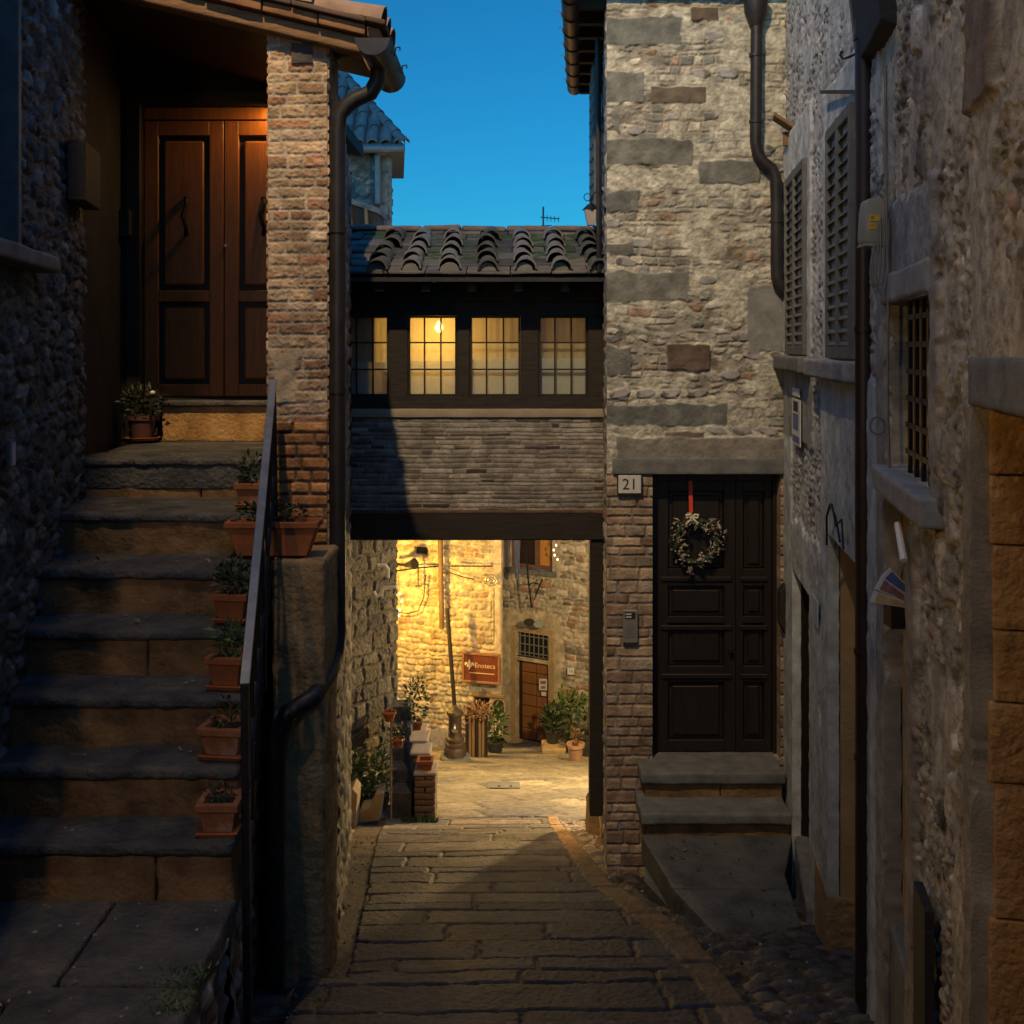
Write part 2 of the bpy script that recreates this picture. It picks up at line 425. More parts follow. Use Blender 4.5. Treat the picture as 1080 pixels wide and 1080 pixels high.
m_yellow = nmat('yellow_sticker', (.6, .36, .03), (.72, .45, .05), 10, .5, 0)
m_cable = nmat('grey_cable', (.12, .115, .1), (.2, .19, .17), 20, .6, 0)
m_red = nmat('red_ribbon', (.55, .05, .02), (.7, .08, .03), 10, .6, .1)
m_cream = nmat('cream_ribbon', (.6, .56, .42), (.7, .66, .5), 10, .7, .1)
m_signwood = nmat('brown_sign_board', (.10, .025, .012), (.16, .045, .02), 6, .5, .1)
m_signtext = nmat('sign_lettering', (.55, .38, .2), (.7, .5, .28), 6, .6, 0)
m_interior = nmat('cream_interior', (.66, .55, .36), (.74, .64, .44), 3, .9, 0)
m_curtain = transl('net_curtain', (.82, .80, .74), .45)
def veil(name, col, a=.45):
    m = transl(name, col, .5); nt = m.node_tree; out = nt.nodes['Material Output'] if 'Material Output' in nt.nodes else [n for n in nt.nodes if n.type == 'OUTPUT_MATERIAL'][0]
    src = out.inputs[0].links[0].from_socket; tr = N(nt, 'ShaderNodeBsdfTransparent'); mx = N(nt, 'ShaderNodeMixShader'); mx.inputs['Fac'].default_value = a
    nt.links.new(src, mx.inputs[1]); nt.links.new(tr.outputs[0], mx.inputs[2]); nt.links.new(mx.outputs[0], out.inputs[0]); return m
m_veil = veil('thin_net_curtain', (.84, .76, .54), .22)
m_glass = glassmat('window_glass')
m_glassdark = nmat('dark_pane', (.01, .012, .014), (.02, .022, .025), 3, .12, 0, spec=.6)
m_bluecloth = nmat('blue_cloth', (.16, .18, .3), (.3, .3, .42), 8, .9, .1)
m_leafg = leafmat('green_leaf', [(.02, .05, .012), (.05, .10, .02), (.09, .15, .03), (.035, .07, .018)])
m_leafy = leafmat('yellow_green_leaf', [(.06, .09, .02), (.13, .16, .03), (.2, .2, .05), (.05, .06, .02)])
m_leafd = leafmat('dark_leaf', [(.012, .025, .01), (.02, .04, .014), (.035, .055, .02), (.06, .06, .03)])
m_wreath = leafmat('dried_wreath_bits', [(.05, .035, .02), (.35, .3, .22), (.12, .1, .07), (.5, .47, .4), (.18, .13, .09)])
m_flower = nmat('white_petal', (.7, .68, .6), (.8, .78, .72), 10, .7, 0)
m_paper = nmat('printed_paper', (.5, .5, .46), (.62, .62, .58), 6, .6, 0)
m_paperblue = nmat('blue_print', (.03, .06, .2), (.10, .15, .32), 20, .5, 0)
m_paperbrown = nmat('brown_print', (.12, .05, .05), (.32, .18, .16), 30, .5, 0)
m_paperyel = nmat('yellow_print', (.35, .22, .06), (.55, .42, .2), 24, .5, 0)
m_bulb = emat('warm_bulb', (1, .62, .2), 25)
m_bulb2 = emat('passage_globe', (1, .62, .25), 6)
m_sodium = emat('sodium_lamp', (1, .6, .15), 30)
m_fairy = emat('fairy_bulb', (1, .72, .35), 3)
m_litwood = nmat('orange_curtain_wood', (.4, .18, .04), (.55, .26, .06), 6, .7, .2, stretch=(8, 8, 1))

def lamp_point(name, loc, energy, col, size, parent=None):
    l = bpy.data.lights.new(name, 'POINT'); l.energy = energy; l.color = col; l.shadow_soft_size = size
    o = bpy.data.objects.new(name, l); COL.objects.link(o)
    if parent is not None:
        o.parent = parent; o.location = Vector(loc) - ORG[parent]
    else: o.location = loc
    return o

def leaves(mb, c, rad, n, size, seed, up=.3, asp=.45):
    g = random.Random(seed); c = Vector(c)
    for i in range(n):
        while True:
            q = Vector((g.uniform(-1, 1), g.uniform(-1, 1), g.uniform(-1, 1)))
            if .15 < q.length < 1: break
        q = q * (.75 + .35 * g.random())
        p = c + Vector((q.x * rad[0], q.y * rad[1], q.z * rad[2]))
        d = (q + Vector((g.uniform(-.8, .8), g.uniform(-.8, .8), g.uniform(-.6, .6) + up))).normalized()
        x = d.cross(Vector((g.uniform(-1, 1), g.uniform(-1, 1), 1))).normalized(); nrm = x.cross(d)
        L = size * g.uniform(.6, 1.3); w = L * asp
        mb.add([p, p + d * L * .5 - x * w * .5 + nrm * L * .1, p + d * L - nrm * L * .08, p + d * L * .5 + x * w * .5 + nrm * L * .1, p + d * L * .5], [(0, 1, 4), (1, 2, 4), (2, 3, 4), (3, 0, 4)])
def stems(mb, base, tops, r, seed):
    g = random.Random(seed); b = Vector(base)
    for t in tops:
        t = Vector(t); m = (b + t) / 2 + Vector((g.uniform(-.03, .03), g.uniform(-.03, .03), 0))
        mb.tube([b + Vector((g.uniform(-.02, .02), g.uniform(-.02, .02), 0)), m, t], [r, r * .8, r * .4], 5)
def text_mesh(name, body, size, M, mat, parent, depth=.002, align='CENTER'):
    cu = bpy.data.curves.new(name, 'FONT'); cu.body = body; cu.size = size; cu.extrude = depth; cu.align_x = align; cu.align_y = 'CENTER'
    o = bpy.data.objects.new(name, cu); COL.objects.link(o)
    dg = bpy.context.evaluated_depsgraph_get(); me = bpy.data.meshes.new_from_object(o.evaluated_get(dg))
    bpy.data.objects.remove(o); bpy.data.curves.remove(cu)
    me.name = name
    me.transform(Matrix.Translation(-ORG[parent]) @ M)
    me.materials.clear()
    return link(name, me, mat, parent)
def wallM(W, a, z, off):
    """matrix whose local xy plane lies on a wall, x to the viewer's right"""
    p = W.pt(a, z, off); n = W.n; up = Vector((0, 0, 1)); x = up.cross(n)
    m = Matrix((x, up, n)).transposed().to_4x4(); m.translation = p
    return m
STREET = 2800.0; SHARE = .10; SPOT = 71; LZ = 6.7; LCOL = (1, .68, .33); ROOM = 28.0; PLZ1 = 560.0; PLZ2 = 2000.0; PASS = 100.0; PORCH = 17.0; NEARL = 60.0
SUN_EL = 12.0; SKY = .13; SKY_BACK = (.58, 1.75, 2.5); SKY_FRONT = (.075, .6, .85)
# ================================================================== ground
def zg(Y):
    Y = np.asarray(Y, float)
    return np.where(Y < 9.6, -1.56 - .30 * Y, np.where(Y < 12, -4.44 - .4125 * (Y - 9.6), -1.7496 - .3067 * Y))
def zgf(Y): return float(zg(Y))
def edges(t):
    xl = -.986 - .0934 * (t - 4.59)
    xr = np.interp(t, [-10, 4.59, 5.45, 6.09, 7.5, 9.7, 12], [1.05, .916, .878, .818, .53, .40, .42])
    w = np.interp(t, [0, 4.59, 6.3, 7.5, 9.7, 12], [.14, .15, .2, .16, .12, .12])
    return xl, xr, w
def lane_mesh():
    Ys = np.concatenate([np.arange(-10, 3.6, .1), np.arange(3.6, 12.6, .0125)])
    Xs = np.concatenate([np.arange(-3.0, -1.6, .05), np.arange(-1.6, 2.3, .0095), np.arange(2.3, 3.4, .05)])
    xx, yy = np.meshgrid(Xs, Ys); s = xx.ravel(); t = yy.ravel()
    xl, xr, w = edges(t)
    wob = .02 * (fbm(s * 6, t * 6, 71, 3) - .5)
    slate = [(.030, .033, .038, 3), (.042, .044, .047, 3), (.024, .027, .032, 3), (.05, .047, .042, 1.2)]
    h1, c1 = coursed(s, -t + .05 * s, 401, .33, 1.0, slate, (.016, .015, .013), .017, .009, .010, .008, .034, .95)
    ph = ((t + .05 * s) * 2.9 + 3 * fbm(s * .8, t * .8, 409, 2)) % 1.0; h1 = h1 + .010 * ph
    # each row tips a little: the lower edge stands proud of the next
    cob = [(.07, .065, .055, 3), (.09, .08, .065, 2), (.05, .05, .05, 3), (.12, .1, .07, 1)]
    h2, c2 = rubble(s, t, 402, .17, .12, cob, (.035, .03, .022), .03, .008, .03, .012, .02)
    strip = [(.12, .085, .05, 2), (.10, .072, .046, 2), (.14, .105, .065, 1)]
    h3, c3 = coursed(t, s, 403, 3.0, .7, strip, (.04, .034, .026), .02, .006, .02, .01, .01, .1)
    h4, c4 = coursed(t, s + .3, 404, 3.0, .8, [(.09, .09, .095, 2), (.12, .115, .105, 2)], (.03, .027, .022), .02, .006, .02, .01, .01, .1)
    lstrip = (s > xl - .02 + wob) & (s < xl + .24 + wob) & (t > 5.2)
    lane = (s > xl + wob) & (s < xr + wob)
    rstrip = (s >= xr + wob) & (s < xr + w + wob)
    h = np.where(lane, h1, h2 - .03); c = np.where(lane[:, None], c1, c2)
    h = np.where(lstrip, h4, h); c = np.where(lstrip[:, None], c4, c)
    h = np.where(rstrip, h3 + .012, h); c = np.where(rstrip[:, None], c3, c)
    # passage lamp light painted in: paving turns paler and warmer under the bridge
    lamp_tan = sst(8.0, 9.6, t + .8 * (fbm(s * 3, t * 3, 78, 2) - .5))[:, None]; c = c * (1 + lamp_tan * np.array([[4.6, 3.6, 2.2]]))
    h = h + .02 * (fbm(s * 1.5, t * 1.5, 77, 3) - .5)
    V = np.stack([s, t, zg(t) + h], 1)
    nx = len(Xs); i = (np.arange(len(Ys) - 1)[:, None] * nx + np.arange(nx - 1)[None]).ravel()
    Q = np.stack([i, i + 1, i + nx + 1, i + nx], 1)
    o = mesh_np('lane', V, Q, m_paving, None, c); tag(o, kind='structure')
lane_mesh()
def plaza_mesh():
    Ys = np.concatenate([np.arange(12.55, 22, .03), np.arange(22, 31, .06)]); Xs = np.arange(-7, 9, .035)
    xx, yy = np.meshgrid(Xs, Ys); s = xx.ravel(); t = yy.ravel()
    pal = [(.20, .18, .14, 3), (.26, .23, .17, 3), (.16, .15, .13, 2), (.3, .26, .18, 1)]
    h, c = coursed(s * .94 + t * .34, t * .94 - s * .34, 411, .55, .75, pal, (.08, .07, .05), .02, .008, .03, .02, .06, .7)
    # worn bare patches where the joints are filled
    k = sst(.5, .62, fbm(s * .9, t * .6, 414, 3))[:, None]
    c = c * (1 - .6 * k) + np.array([[.25, .215, .15]]) * (.7 + .6 * fbm(s * 3, t * 3, 415, 4))[:, None] * .6 * k
    V = np.stack([s, t, zg(t) + h * (1 - .7 * k[:, 0]) - .004 - .05 * sst(12.75, 12.55, t)], 1)
    nx = len(Xs); i = (np.arange(len(Ys) - 1)[:, None] * nx + np.arange(nx - 1)[None]).ravel()
    Q = np.stack([i, i + 1, i + nx + 1, i + nx], 1)
    o = mesh_np('plaza', V, Q, m_paving, None, c); tag(o, kind='structure')
plaza_mesh()
mb = MB(); mb.add([(-400, -300, -14), (400, -300, -14), (400, 600, -14), (-400, 600, -14)], [(0, 1, 2, 3)])
tag(mb.build('ground', nmat('hill_earth', (.04, .045, .03), (.08, .075, .05), .3, .95, 0)), kind='structure')

# ================================================================== palettes
PAL_GREY = [(.20, .20, .19, 3), (.28, .27, .24, 3), (.15, .155, .15, 2), (.33, .30, .24, 2), (.24, .15, .10, .8), (.11, .11, .11, 1)]
PAL_BLUE = [(.085, .092, .092, 3), (.12, .128, .125, 3), (.055, .06, .06, 3), (.16, .155, .14, 1)]
PAL_H21 = [(.32, .31, .27, 4), (.40, .38, .32, 3), (.22, .22, .2, 2), (.27, .19, .13, 1), (.16, .165, .155, 1.2)]
PAL_NEAR = [(.29, .265, .2, 3), (.38, .35, .27, 3), (.19, .18, .145, 2.5), (.33, .2, .11, .9), (.10, .098, .088, 1.6), (.50, .47, .38, 1.4)]
PAL_BRICK = [(.34, .24, .15, 3), (.40, .29, .18, 3), (.30, .17, .10, 2), (.42, .33, .23, 2), (.24, .15, .09, 1)]
PAL_PAR = [(.20, .192, .172, 3), (.25, .235, .205, 3), (.155, .15, .138, 3), (.10, .095, .09, 1.4), (.05, .045, .04, .7)]
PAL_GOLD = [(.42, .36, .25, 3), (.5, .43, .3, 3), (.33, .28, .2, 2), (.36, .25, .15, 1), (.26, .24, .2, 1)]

def soft_rect(s, t, r, seed, e=.02, wob=.03):
    a = wob * (fbm(s * 9, t * 9, seed, 3) - .5) * 2
    d = np.minimum(np.minimum(s - r[0], r[1] - s), np.minimum(t - r[2], r[3] - t)) + a
    return sst(-e, e, d)
def put(h, c, k, hh, cc, s, t, seed, var=.5, rough=.006):
    col = np.array(cc)[None] * (1 - var / 2 + var * fbm(s * 10, t * 10, seed, 4))[:, None]
    hn = hh + rough * (fbm(s * 22, t * 22, seed + 1, 4) - .5) * 2
    return h * (1 - k) + hn * k, c * (1 - k[:, None]) + col * k[:, None]

# ================================================================== STONE HOUSE ON THE LEFT WITH PORCH
LH = thing('stone_house', 'dark rubble stone house with a raised porch, carved double door and brick pillar', 'house', (-2.0, 5.5, -3.2))
WL = Wall((-1.887, 3.2), (-2.405, 5.93), (1, 0, 0))
aw = WL.s_of(20)
def f_left(s, t): return rubble(s, t, 11, .16, .085, PAL_BLUE, (.075, .08, .08), .02, .008, .008, .018, .06)
zs = WL.z_of(20, 265)
masonry('wall', WL, 0, WL.L, -2.9, 2.6, .008, .009, f_left, m_stone, LH, [(-.1, aw, zs, 2.7)], .25)
# window beyond the left edge: frame, dark leaf, sloping stone sill
fr = MB(); WL.box(fr, aw - .05, aw - .002, zs + .004, 2.55, -.2, .012); w0 = fr.build('window', m_shutter, LH, .004)
pn = MB(); WL.box(pn, .05, aw - .052, zs + .01, 2.5, -.2, -.17); pn.build('pane', m_glassdark, w0)
stone_obj('sill', m_serena, w0, [wblock(WL, .2, WL.s_of(38), zs - .075, zs, -.1, .11)], .02, .014, .008, 5)
# inner porch side wall and back wall (smooth, dark plaster)
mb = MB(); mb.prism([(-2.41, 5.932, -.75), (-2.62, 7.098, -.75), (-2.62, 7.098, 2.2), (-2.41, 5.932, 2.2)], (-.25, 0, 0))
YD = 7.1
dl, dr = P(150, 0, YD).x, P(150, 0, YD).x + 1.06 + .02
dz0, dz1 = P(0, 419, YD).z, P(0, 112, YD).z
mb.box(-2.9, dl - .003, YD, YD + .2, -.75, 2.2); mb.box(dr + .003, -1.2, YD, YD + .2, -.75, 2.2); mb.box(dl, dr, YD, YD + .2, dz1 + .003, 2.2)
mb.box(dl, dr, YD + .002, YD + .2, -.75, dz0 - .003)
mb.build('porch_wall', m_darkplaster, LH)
# skirting band of the porch, a little proud
mb = MB(); mb.box(-2.62, dl - .12, YD - .012, YD - .001, -.63, P(0, 425, YD).z); mb.build('skirting', m_darkplaster, LH, .004)
# door surround
mb = MB()
mb.box(dl - .10, dl - .002, YD - .03, YD + .05, dz0, dz1 + .10); mb.box(dr + .002, dr + .10, YD - .03, YD + .05, dz0, dz1 + .10); mb.box(dl - .002, dr + .002, YD - .03, YD + .05, dz1 + .002, dz1 + .10)
mb.box(dl, dr, YD + .09, YD + .13, dz0, dz1)
sur = mb.build('door_frame', m_doorgroove, LH, .006)
# double door: two leaves, each with a tall and a short raised panel
lw = (dr - dl) / 2
top_rail = MB(); top_rail.box(dl + .003, dr - .003, YD + .02, YD + .06, dz1 - .085, dz1 - .003); top_rail.build('transom', m_doorwarm, LH, .004)
for i in range(2):
    x0 = dl + i * lw + .003; x1 = x0 + lw - .006; zt = dz1 - .092
    m = MB()
    pa = [(dz0 + .085, P(0, 318, YD).z), (P(0, 306, YD).z, P(0, 142, YD).z)]
    xi0, xi1 = x0 + .095, x1 - .095
    m.box(x0, xi0, YD + .03, YD + .08, dz0 + .004, zt); m.box(xi1, x1, YD + .03, YD + .08, dz0 + .004, zt)
    zz = [dz0 + .004, pa[0][0], pa[0][1], pa[1][0], pa[1][1], zt]
    for k in (0, 2, 4): m.box(xi0, xi1, YD + .03, YD + .08, zz[k], zz[k + 1])
    leaf = m.build('door_leaf', m_doorwarm, LH, .004)
    g = MB(); q = MB()
    for (a, b) in pa:
        g.box(xi0, xi1, YD + .062, YD + .08, a, b)
        q.box(xi0 + .035, xi1 - .035, YD + .034, YD + .061, a + .035, b - .035)
    g.build('moulding', m_doorgroove, leaf); q.build('panel', m_doorwarm, leaf, .012)
    hx = (xi0 + xi1) / 2 + (.02 if i == 0 else .0); hz = P(0, 228, YD).z
    hd = MB(); pts = [(hx, YD + .02, hz + .115), (hx + .012, YD - .02, hz + .08), (hx - .012, YD - .028, hz), (hx + .01, YD - .02, hz - .08), (hx, YD + .02, hz - .12)]
    hd.tube(pts, [.016, .012, .015, .012, .018], 8); hd.lathe([(.0, -.02), (.02, -.01), (.02, .01), (0, .02)], (hx, YD + .02, hz + .12), 10)
    hd.build('handle', m_iron, leaf, smooth=True)
kb = MB(); kb.lathe([(.0, -.014), (.014, -.008), (.014, .008), (0, .014)], (dl + lw + .012, YD + .02, P(0, 259, YD).z), 10); kb.build('keyhole_plate', m_steel, LH, smooth=True)
# doorstep and threshold
stone_obj('doorstep', m_ochre, LH, [((P(172, 0, 7.02).x, 6.99, -.63), (1.05, 0, 0), (0, .11, 0), (0, 0, .235))], .03, .008, .004, 9)
stone_obj('threshold', m_tread, LH, [((P(166, 0, 7.0).x, 6.95, -.394), (1.08, 0, 0), (0, .15, 0), (0, 0, .035))], .03, .008, .003, 10)
# porch floor slab (upper landing)
stone_obj('porch_floor', m_tread, LH, [((-2.45, 5.93, -.80), (1.3, 0, 0), (0, 1.2, 0), (0, 0, .17))], .05, .008, .004, 12)
# brick pillar
xp0, xp1 = P(283, 0, 5.6).x, P(345, 0, 5.6).x
zpt, zpb = P(0, 36, 5.6).z, P(0, 592, 5.6).z
WP = Wall((xp0, 5.6), (xp1, 5.6)); WPr = Wall((xp1, 5.6), (xp1 - .005, 5.92), (1, 0, 0)); WPl = Wall((xp0, 5.6), (xp0, 5.92), (-1, 0, 0))
def f_pil(s, t):
    h, c = coursed(s, t, 21, .062, .155, PAL_BRICK, (.36, .31, .24), .006, .005, .005, .010, .008, .45)
    low = t < P(0, 446, 5.6).z
    h2, c2 = coursed(s, t, 22, .066, .16, [(.36, .17, .06, 3), (.42, .21, .08, 2), (.28, .13, .05, 1)], (.10, .07, .045), .014, .005, .008, .005, .004, .1)
    h = np.where(low, h2, h); c = np.where(low[:, None], c2, c)
    k = soft_rect(s, t, (.02, .16, P(0, 428, 5.6).z, P(0, 375, 5.6).z), 25, .01, .04); h, c = put(h, c, k, .01, (.34, .28, .19), s, t, 26)
    k = soft_rect(s, t, (.125, .24, P(0, 68, 5.6).z, P(0, 46, 5.6).z), 27, .004, .004); return put(h, c, k, .018, (.05, .045, .045), s, t, 28)
pil = masonry('pillar', WP, 0, WP.L, zpb, zpt, .0055, .0055, f_pil, m_brickwork, LH, (), .02)
masonry('pillar_side', WPr, 0.003, WPr.L, -3.35, zpt, .02, .0075, lambda s, t: coursed(s, t, 23, .062, .2, PAL_BRICK, (.3, .25, .18), .012, .004, .007, .006, .006), m_brickwork, pil, (), .02)
masonry('pillar_side', WPl, 0.003, WPl.L, zpb, zpt, .02, .0075, lambda s, t: coursed(s, t, 24, .062, .2, PAL_BRICK, (.3, .25, .18), .012, .004, .007, .006, .006), m_brickwork, pil, (), .02)
mb = MB(); mb.box(xp0 + .02, xp1 - .02, 5.62, 5.9, -3.3, zpt - .005); mb.build('pillar_core', m_darkplaster, pil)
# plastered plinth below it, the planter stands on its ledge
zl = -1.048
stone_obj('plinth', m_plinth, LH, [((P(286, 0, 5.18).x, 5.18, -3.4), (P(342, 0, 5.18).x - P(286, 0, 5.18).x, 0, 0), (0, .41, 0), (0, 0, zl + 3.4))], .025, .02, .014, 15)
# house wall along the lane behind the pillar, up to the bridge
WS = Wall((xp1 - .008, 5.93), (-1.385, 9.0), (1, 0, 0))
masonry('side_wall', WS, 0, WS.L, -4.5, 1.45, .03, .012, lambda s, t: rubble(s, t, 31, .26, .14, PAL_GREY, (.12, .115, .1), .03, .01, .03, .01), m_stone, LH, (), .1)
# body of the house behind (closes the porch and the rooms)
mb = MB(); mb.box(-4.6, -1.98, 7.35, 12.2, -4.6, 1.5); mb.box(-1.979, -1.35, 7.35, 8.9, -1.5, 1.4); mb.prism([(-2.45, 3.4, -3), (-4.6, 3.4, -3), (-4.6, 7.34, -3), (-2.7, 7.34, -3)], (0, 0, 5.7)); mb.build('house_body', m_darkplaster, LH)
# porch roof: verge seen from the front, slopes down to the gutter on the lane
sl = -.235; xe = -.70; ze = 1.53   # underside at the eave
def roofz(x): return ze + sl * (x - xe)
def slab(mb, x0, x1, y0, y1, lo, hi):
    mb.hexa([(x0, y0, roofz(x0) + lo), (x1, y0, roofz(x1) + lo), (x1, y1, roofz(x1) + lo), (x0, y1, roofz(x0) + lo), (x0, y0, roofz(x0) + hi), (x1, y0, roofz(x1) + hi), (x1, y1, roofz(x1) + hi), (x0, y1, roofz(x0) + hi)])
rf = MB(); slab(rf, -4.6, xe + .0, 5.66, 6.16, .0, .10); slab(rf, -4.6, -1.32, 6.161, 9.4, .0, .10); roofL = rf.build('porch_roof', m_woodblack, LH)
g = MB()
V, Q = rstone((-4.6, 5.53, roofz(-4.6) - .02), (xe - .03 + 4.6, 0, sl * (xe - .03 + 4.6)), (0, .12, 0), (0, 0, .085), .025, .012, .008, 33)
mesh_np('verge_beam', V, Q, m_beamwood, roofL)
# row of clay edge tiles over the beam
bl = []
x = -4.2; j = 0
while x < xe - .02:
    L = rnd.uniform(.24, .3); L = min(L, xe + .02 - x); yy = 5.50 + rnd.uniform(-.012, .012)
    bl.append(((x, yy, roofz(x) + .069), (L - .006, 0, sl * (L - .006)), (0, .2, 0), (0, 0, .055))); x += L
stone_obj('verge_tile', nmat('verge_clay', (.13, .06, .03), (.26, .13, .06), 6, .85, .4), roofL, bl, .03, .006, .003, 41)
bl = []
x = -4.2
while x < xe + .03:
    L = rnd.uniform(.36, .42); L = min(L, xe + .05 - x); yy = 5.46 + rnd.uniform(-.01, .01)
    bl.append(((x, yy, roofz(x) + .128 + rnd.uniform(0, .008)), (L - .004, 0, sl * (L - .004)), (0, .4, 0), (0, 0, .028))); x += L
stone_obj('roof_tile_edge', nmat('dark_clay', (.045, .03, .022), (.10, .06, .045), 6, .85, .4), roofL, bl, .04, .006, .003, 61)
# rows of round tiles on the slope
def round_tile(mb, a, b, r0, r1, up, n=8, th=.012):
    a, b, up = Vector(a), Vector(b), Vector(up); d = (b - a).normalized(); x = d.cross(up).normalized(); u = x.cross(d)
    vs = []
    for p, r in ((a, r0), (b, r1)):
        for rr in (r, r - th):
            for k in range(n + 1):
                t = math.pi * k / n; vs.append(p + x * math.cos(t) * rr + u * math.sin(t) * rr)
    m = n + 1; fs = []
    for k in range(n):
        fs += [(k, k + 1, 2 * m + k + 1, 2 * m + k), (m + k + 1, m + k, 3 * m + k, 3 * m + k + 1), (k + 1, k, m + k, m + k + 1), (2 * m + k, 2 * m + k + 1, 3 * m + k + 1, 3 * m + k)]
    fs += [(0, 2 * m, 3 * m, m), (n, m + n, 3 * m + n, 2 * m + n)]
    mb.add(vs, fs)
upv = Vector((-sl, 0, 1)).normalized()
tm = MB()
for r in range(3):
    y = 5.6 + r * .2
    for k in range(10):
        x1 = (xe + .02 if y < 6.1 else -1.3) - k * .36; x0 = x1 - .42
        round_tile(tm, (x0, y + rnd.uniform(-.012, .012), roofz(x0) + .15 + .01), (x1, y + rnd.uniform(-.012, .012), roofz(x1) + .15 + .028), .075, .092, upv)
tm.build('roof_tile', nmat('old_round_tile', (.10, .065, .05), (.24, .17, .13), 5, .85, .4), roofL, smooth=True)
# hanging gutter and the swan-neck pipe
gz = 1.545; gx = -.70
gt = MB(); r = .088; n = 12
def half(y, rr): return [(gx + rr * math.cos(math.pi + math.pi * k / n), y, gz + rr * math.sin(math.pi + math.pi * k / n)) for k in range(n + 1)]
A, B, C_, D = half(5.3, r), half(6.1, r), half(5.3, r - .006), half(6.1, r - .006); m_ = n + 1
vs = A + B + C_ + D; fs = []
for k in range(n): fs += [(k, k + 1, m_ + k + 1, m_ + k), (2 * m_ + k + 1, 2 * m_ + k, 3 * m_ + k, 3 * m_ + k + 1), (k + 1, k, 2 * m_ + k, 2 * m_ + k + 1), (m_ + k, m_ + k + 1, 3 * m_ + k + 1, 3 * m_ + k)]
fs += [(0, m_, 3 * m_, 2 * m_), (n, 2 * m_ + n, 3 * m_ + n, m_ + n)]
gt.add(vs, fs); gt.prism(half(5.305, r - .004), (0, .008, 0)); gt.prism(half(6.09, r - .004), (0, .008, 0))
for y in (5.5, 5.85): gt.tube([(gx + r + .002, y, gz - .04), (gx + r + .008, y, gz + .004), (gx + r + .03, y, gz + .008), (gx + r + .03, y, gz - .01)], .005, 6)
gut = gt.build('gutter', m_pipedark, LH, smooth=True)
dp = MB(); yq = 5.62; xd = P(356, 0, yq).x
pth = [(gx - .01, yq, gz - .06), (gx - .015, yq, gz - .14), (gx - .05, yq, gz - .2), (gx - .13, yq, gz - .235), (xd + .05, yq, gz - .27), (xd + .008, yq, gz - .32), (xd, yq, gz - .42)]
zk = P(0, 665, yq).z
pth += [(xd, yq, zk + .1)]
p2 = P(351, 700, 5.50); p3 = P(330, 735, 5.14); p4 = P(303, 752, 5.10); p5 = P(292, 775, 5.08); p6 = P(290, 840, 5.08); p7 = P(290, 1045, 5.08)
pth += [(xd + .002, yq, zk), (P(354, 690, 5.58)), p2, P(346, 715, 5.32), p3, P(315, 745, 5.12), p4, p5, p6, p7]
dp.tube(pth, .043, 14)
for zz in (.6, -.25): dp.tube([(xd, yq, zz), (xd, yq, zz + .03)], .049, 14)
dp.build('downpipe', m_pipedark, LH, smooth=True)

PLC = (-1.50, 7.0, 1.60)
# shade lamp in the porch, hidden behind the pillar
PL = thing('porch_lamp', 'small shaded lamp under the porch roof behind the brick pillar', 'lamp', PLC)
mb = MB(); mb.lathe([(.004, .09), (.03, .085), (.055, .02), (.058, 0), (.054, .002), (.028, .07), (.004, .075)], PLC, 18); shd = mb.build('lamp_shade', m_iron, PL, smooth=True)
mb = MB(); mb.tube([(-1.50, 7.0, 1.685), (-1.50, 7.0, roofz(-1.50) + .01)], .006, 6); mb.build('cord', m_cable, PL)
mb = MB(); mb.lathe([(.003, -.012), (.013, 0), (.013, .02), (.006, .03)], (-1.50, 7.0, 1.63), 12); mb.build('bulb', m_bulb, PL, smooth=True)
lamp_point('porch_light', (-1.50, 7.0, 1.608), PORCH, (1, .56, .17), .02, PL)

# dark meter box and letter box
b = MB(); a0 = WL.s_of(66); a1 = WL.s_of(84); WL.box(b, a0, a1, P(0, 215, 5.6).z, P(0, 152, 5.6).z, .02, .11)
mbx = b.build('meter_box', m_woodblack, None, .006, org=WL.pt(a0, P(0, 215, 5.6).z, .02)); tag(mbx, 'dark box fixed high on the left rubble wall beside the porch', 'meter box')
lb = thing('letter_box', 'small dark letter box on the plaster left of the porch door', 'letter box', (P(135, 0, YD).x, YD - .03, P(0, 250, YD).z))
b = MB(); b.box(P(128, 0, YD).x, P(142, 0, YD).x, YD - .09, YD - .032, P(0, 250, YD).z, P(0, 223, YD).z); b.build('box', m_pipedark, lb, .006)
b = MB(); b.box(P(130, 0, YD).x, P(140, 0, YD).x, YD - .096, YD - .0905, P(0, 230, YD).z, P(0, 227, YD).z); b.build('slot', m_black, lb)
wp = thing('wall_plaque', 'small pale framed plaque at the edge of the left rubble wall', 'plaque', WL.pt(WL.s_of(2), P(0, 478, 4.39).z, .05))
b = MB(); a = WL.s_of(2); z = P(0, 478, 4.39).z; WL.box(b, a - .06, a + .012, z - .058, z + .058, .03, .05); b.build('frame', m_serena, wp, .004)
b = MB(); WL.box(b, a - .05, a + .003, z - .047, z + .047, .0505, .053); b.build('tile', nmat('blue_grey_tile', (.25, .33, .42), (.36, .44, .52), 6, .4, 0), wp)

# ================================================================== STAIRCASE
ST = thing('stone_staircase', 'worn stone staircase climbing from the lane to the porch door', 'staircase', (-1.8, 4.1, -2.14))
nos = [484, 540, 600, 663, 735, 810, 893]; bot = [523, 583, 645, 713, 785, 863, 948]
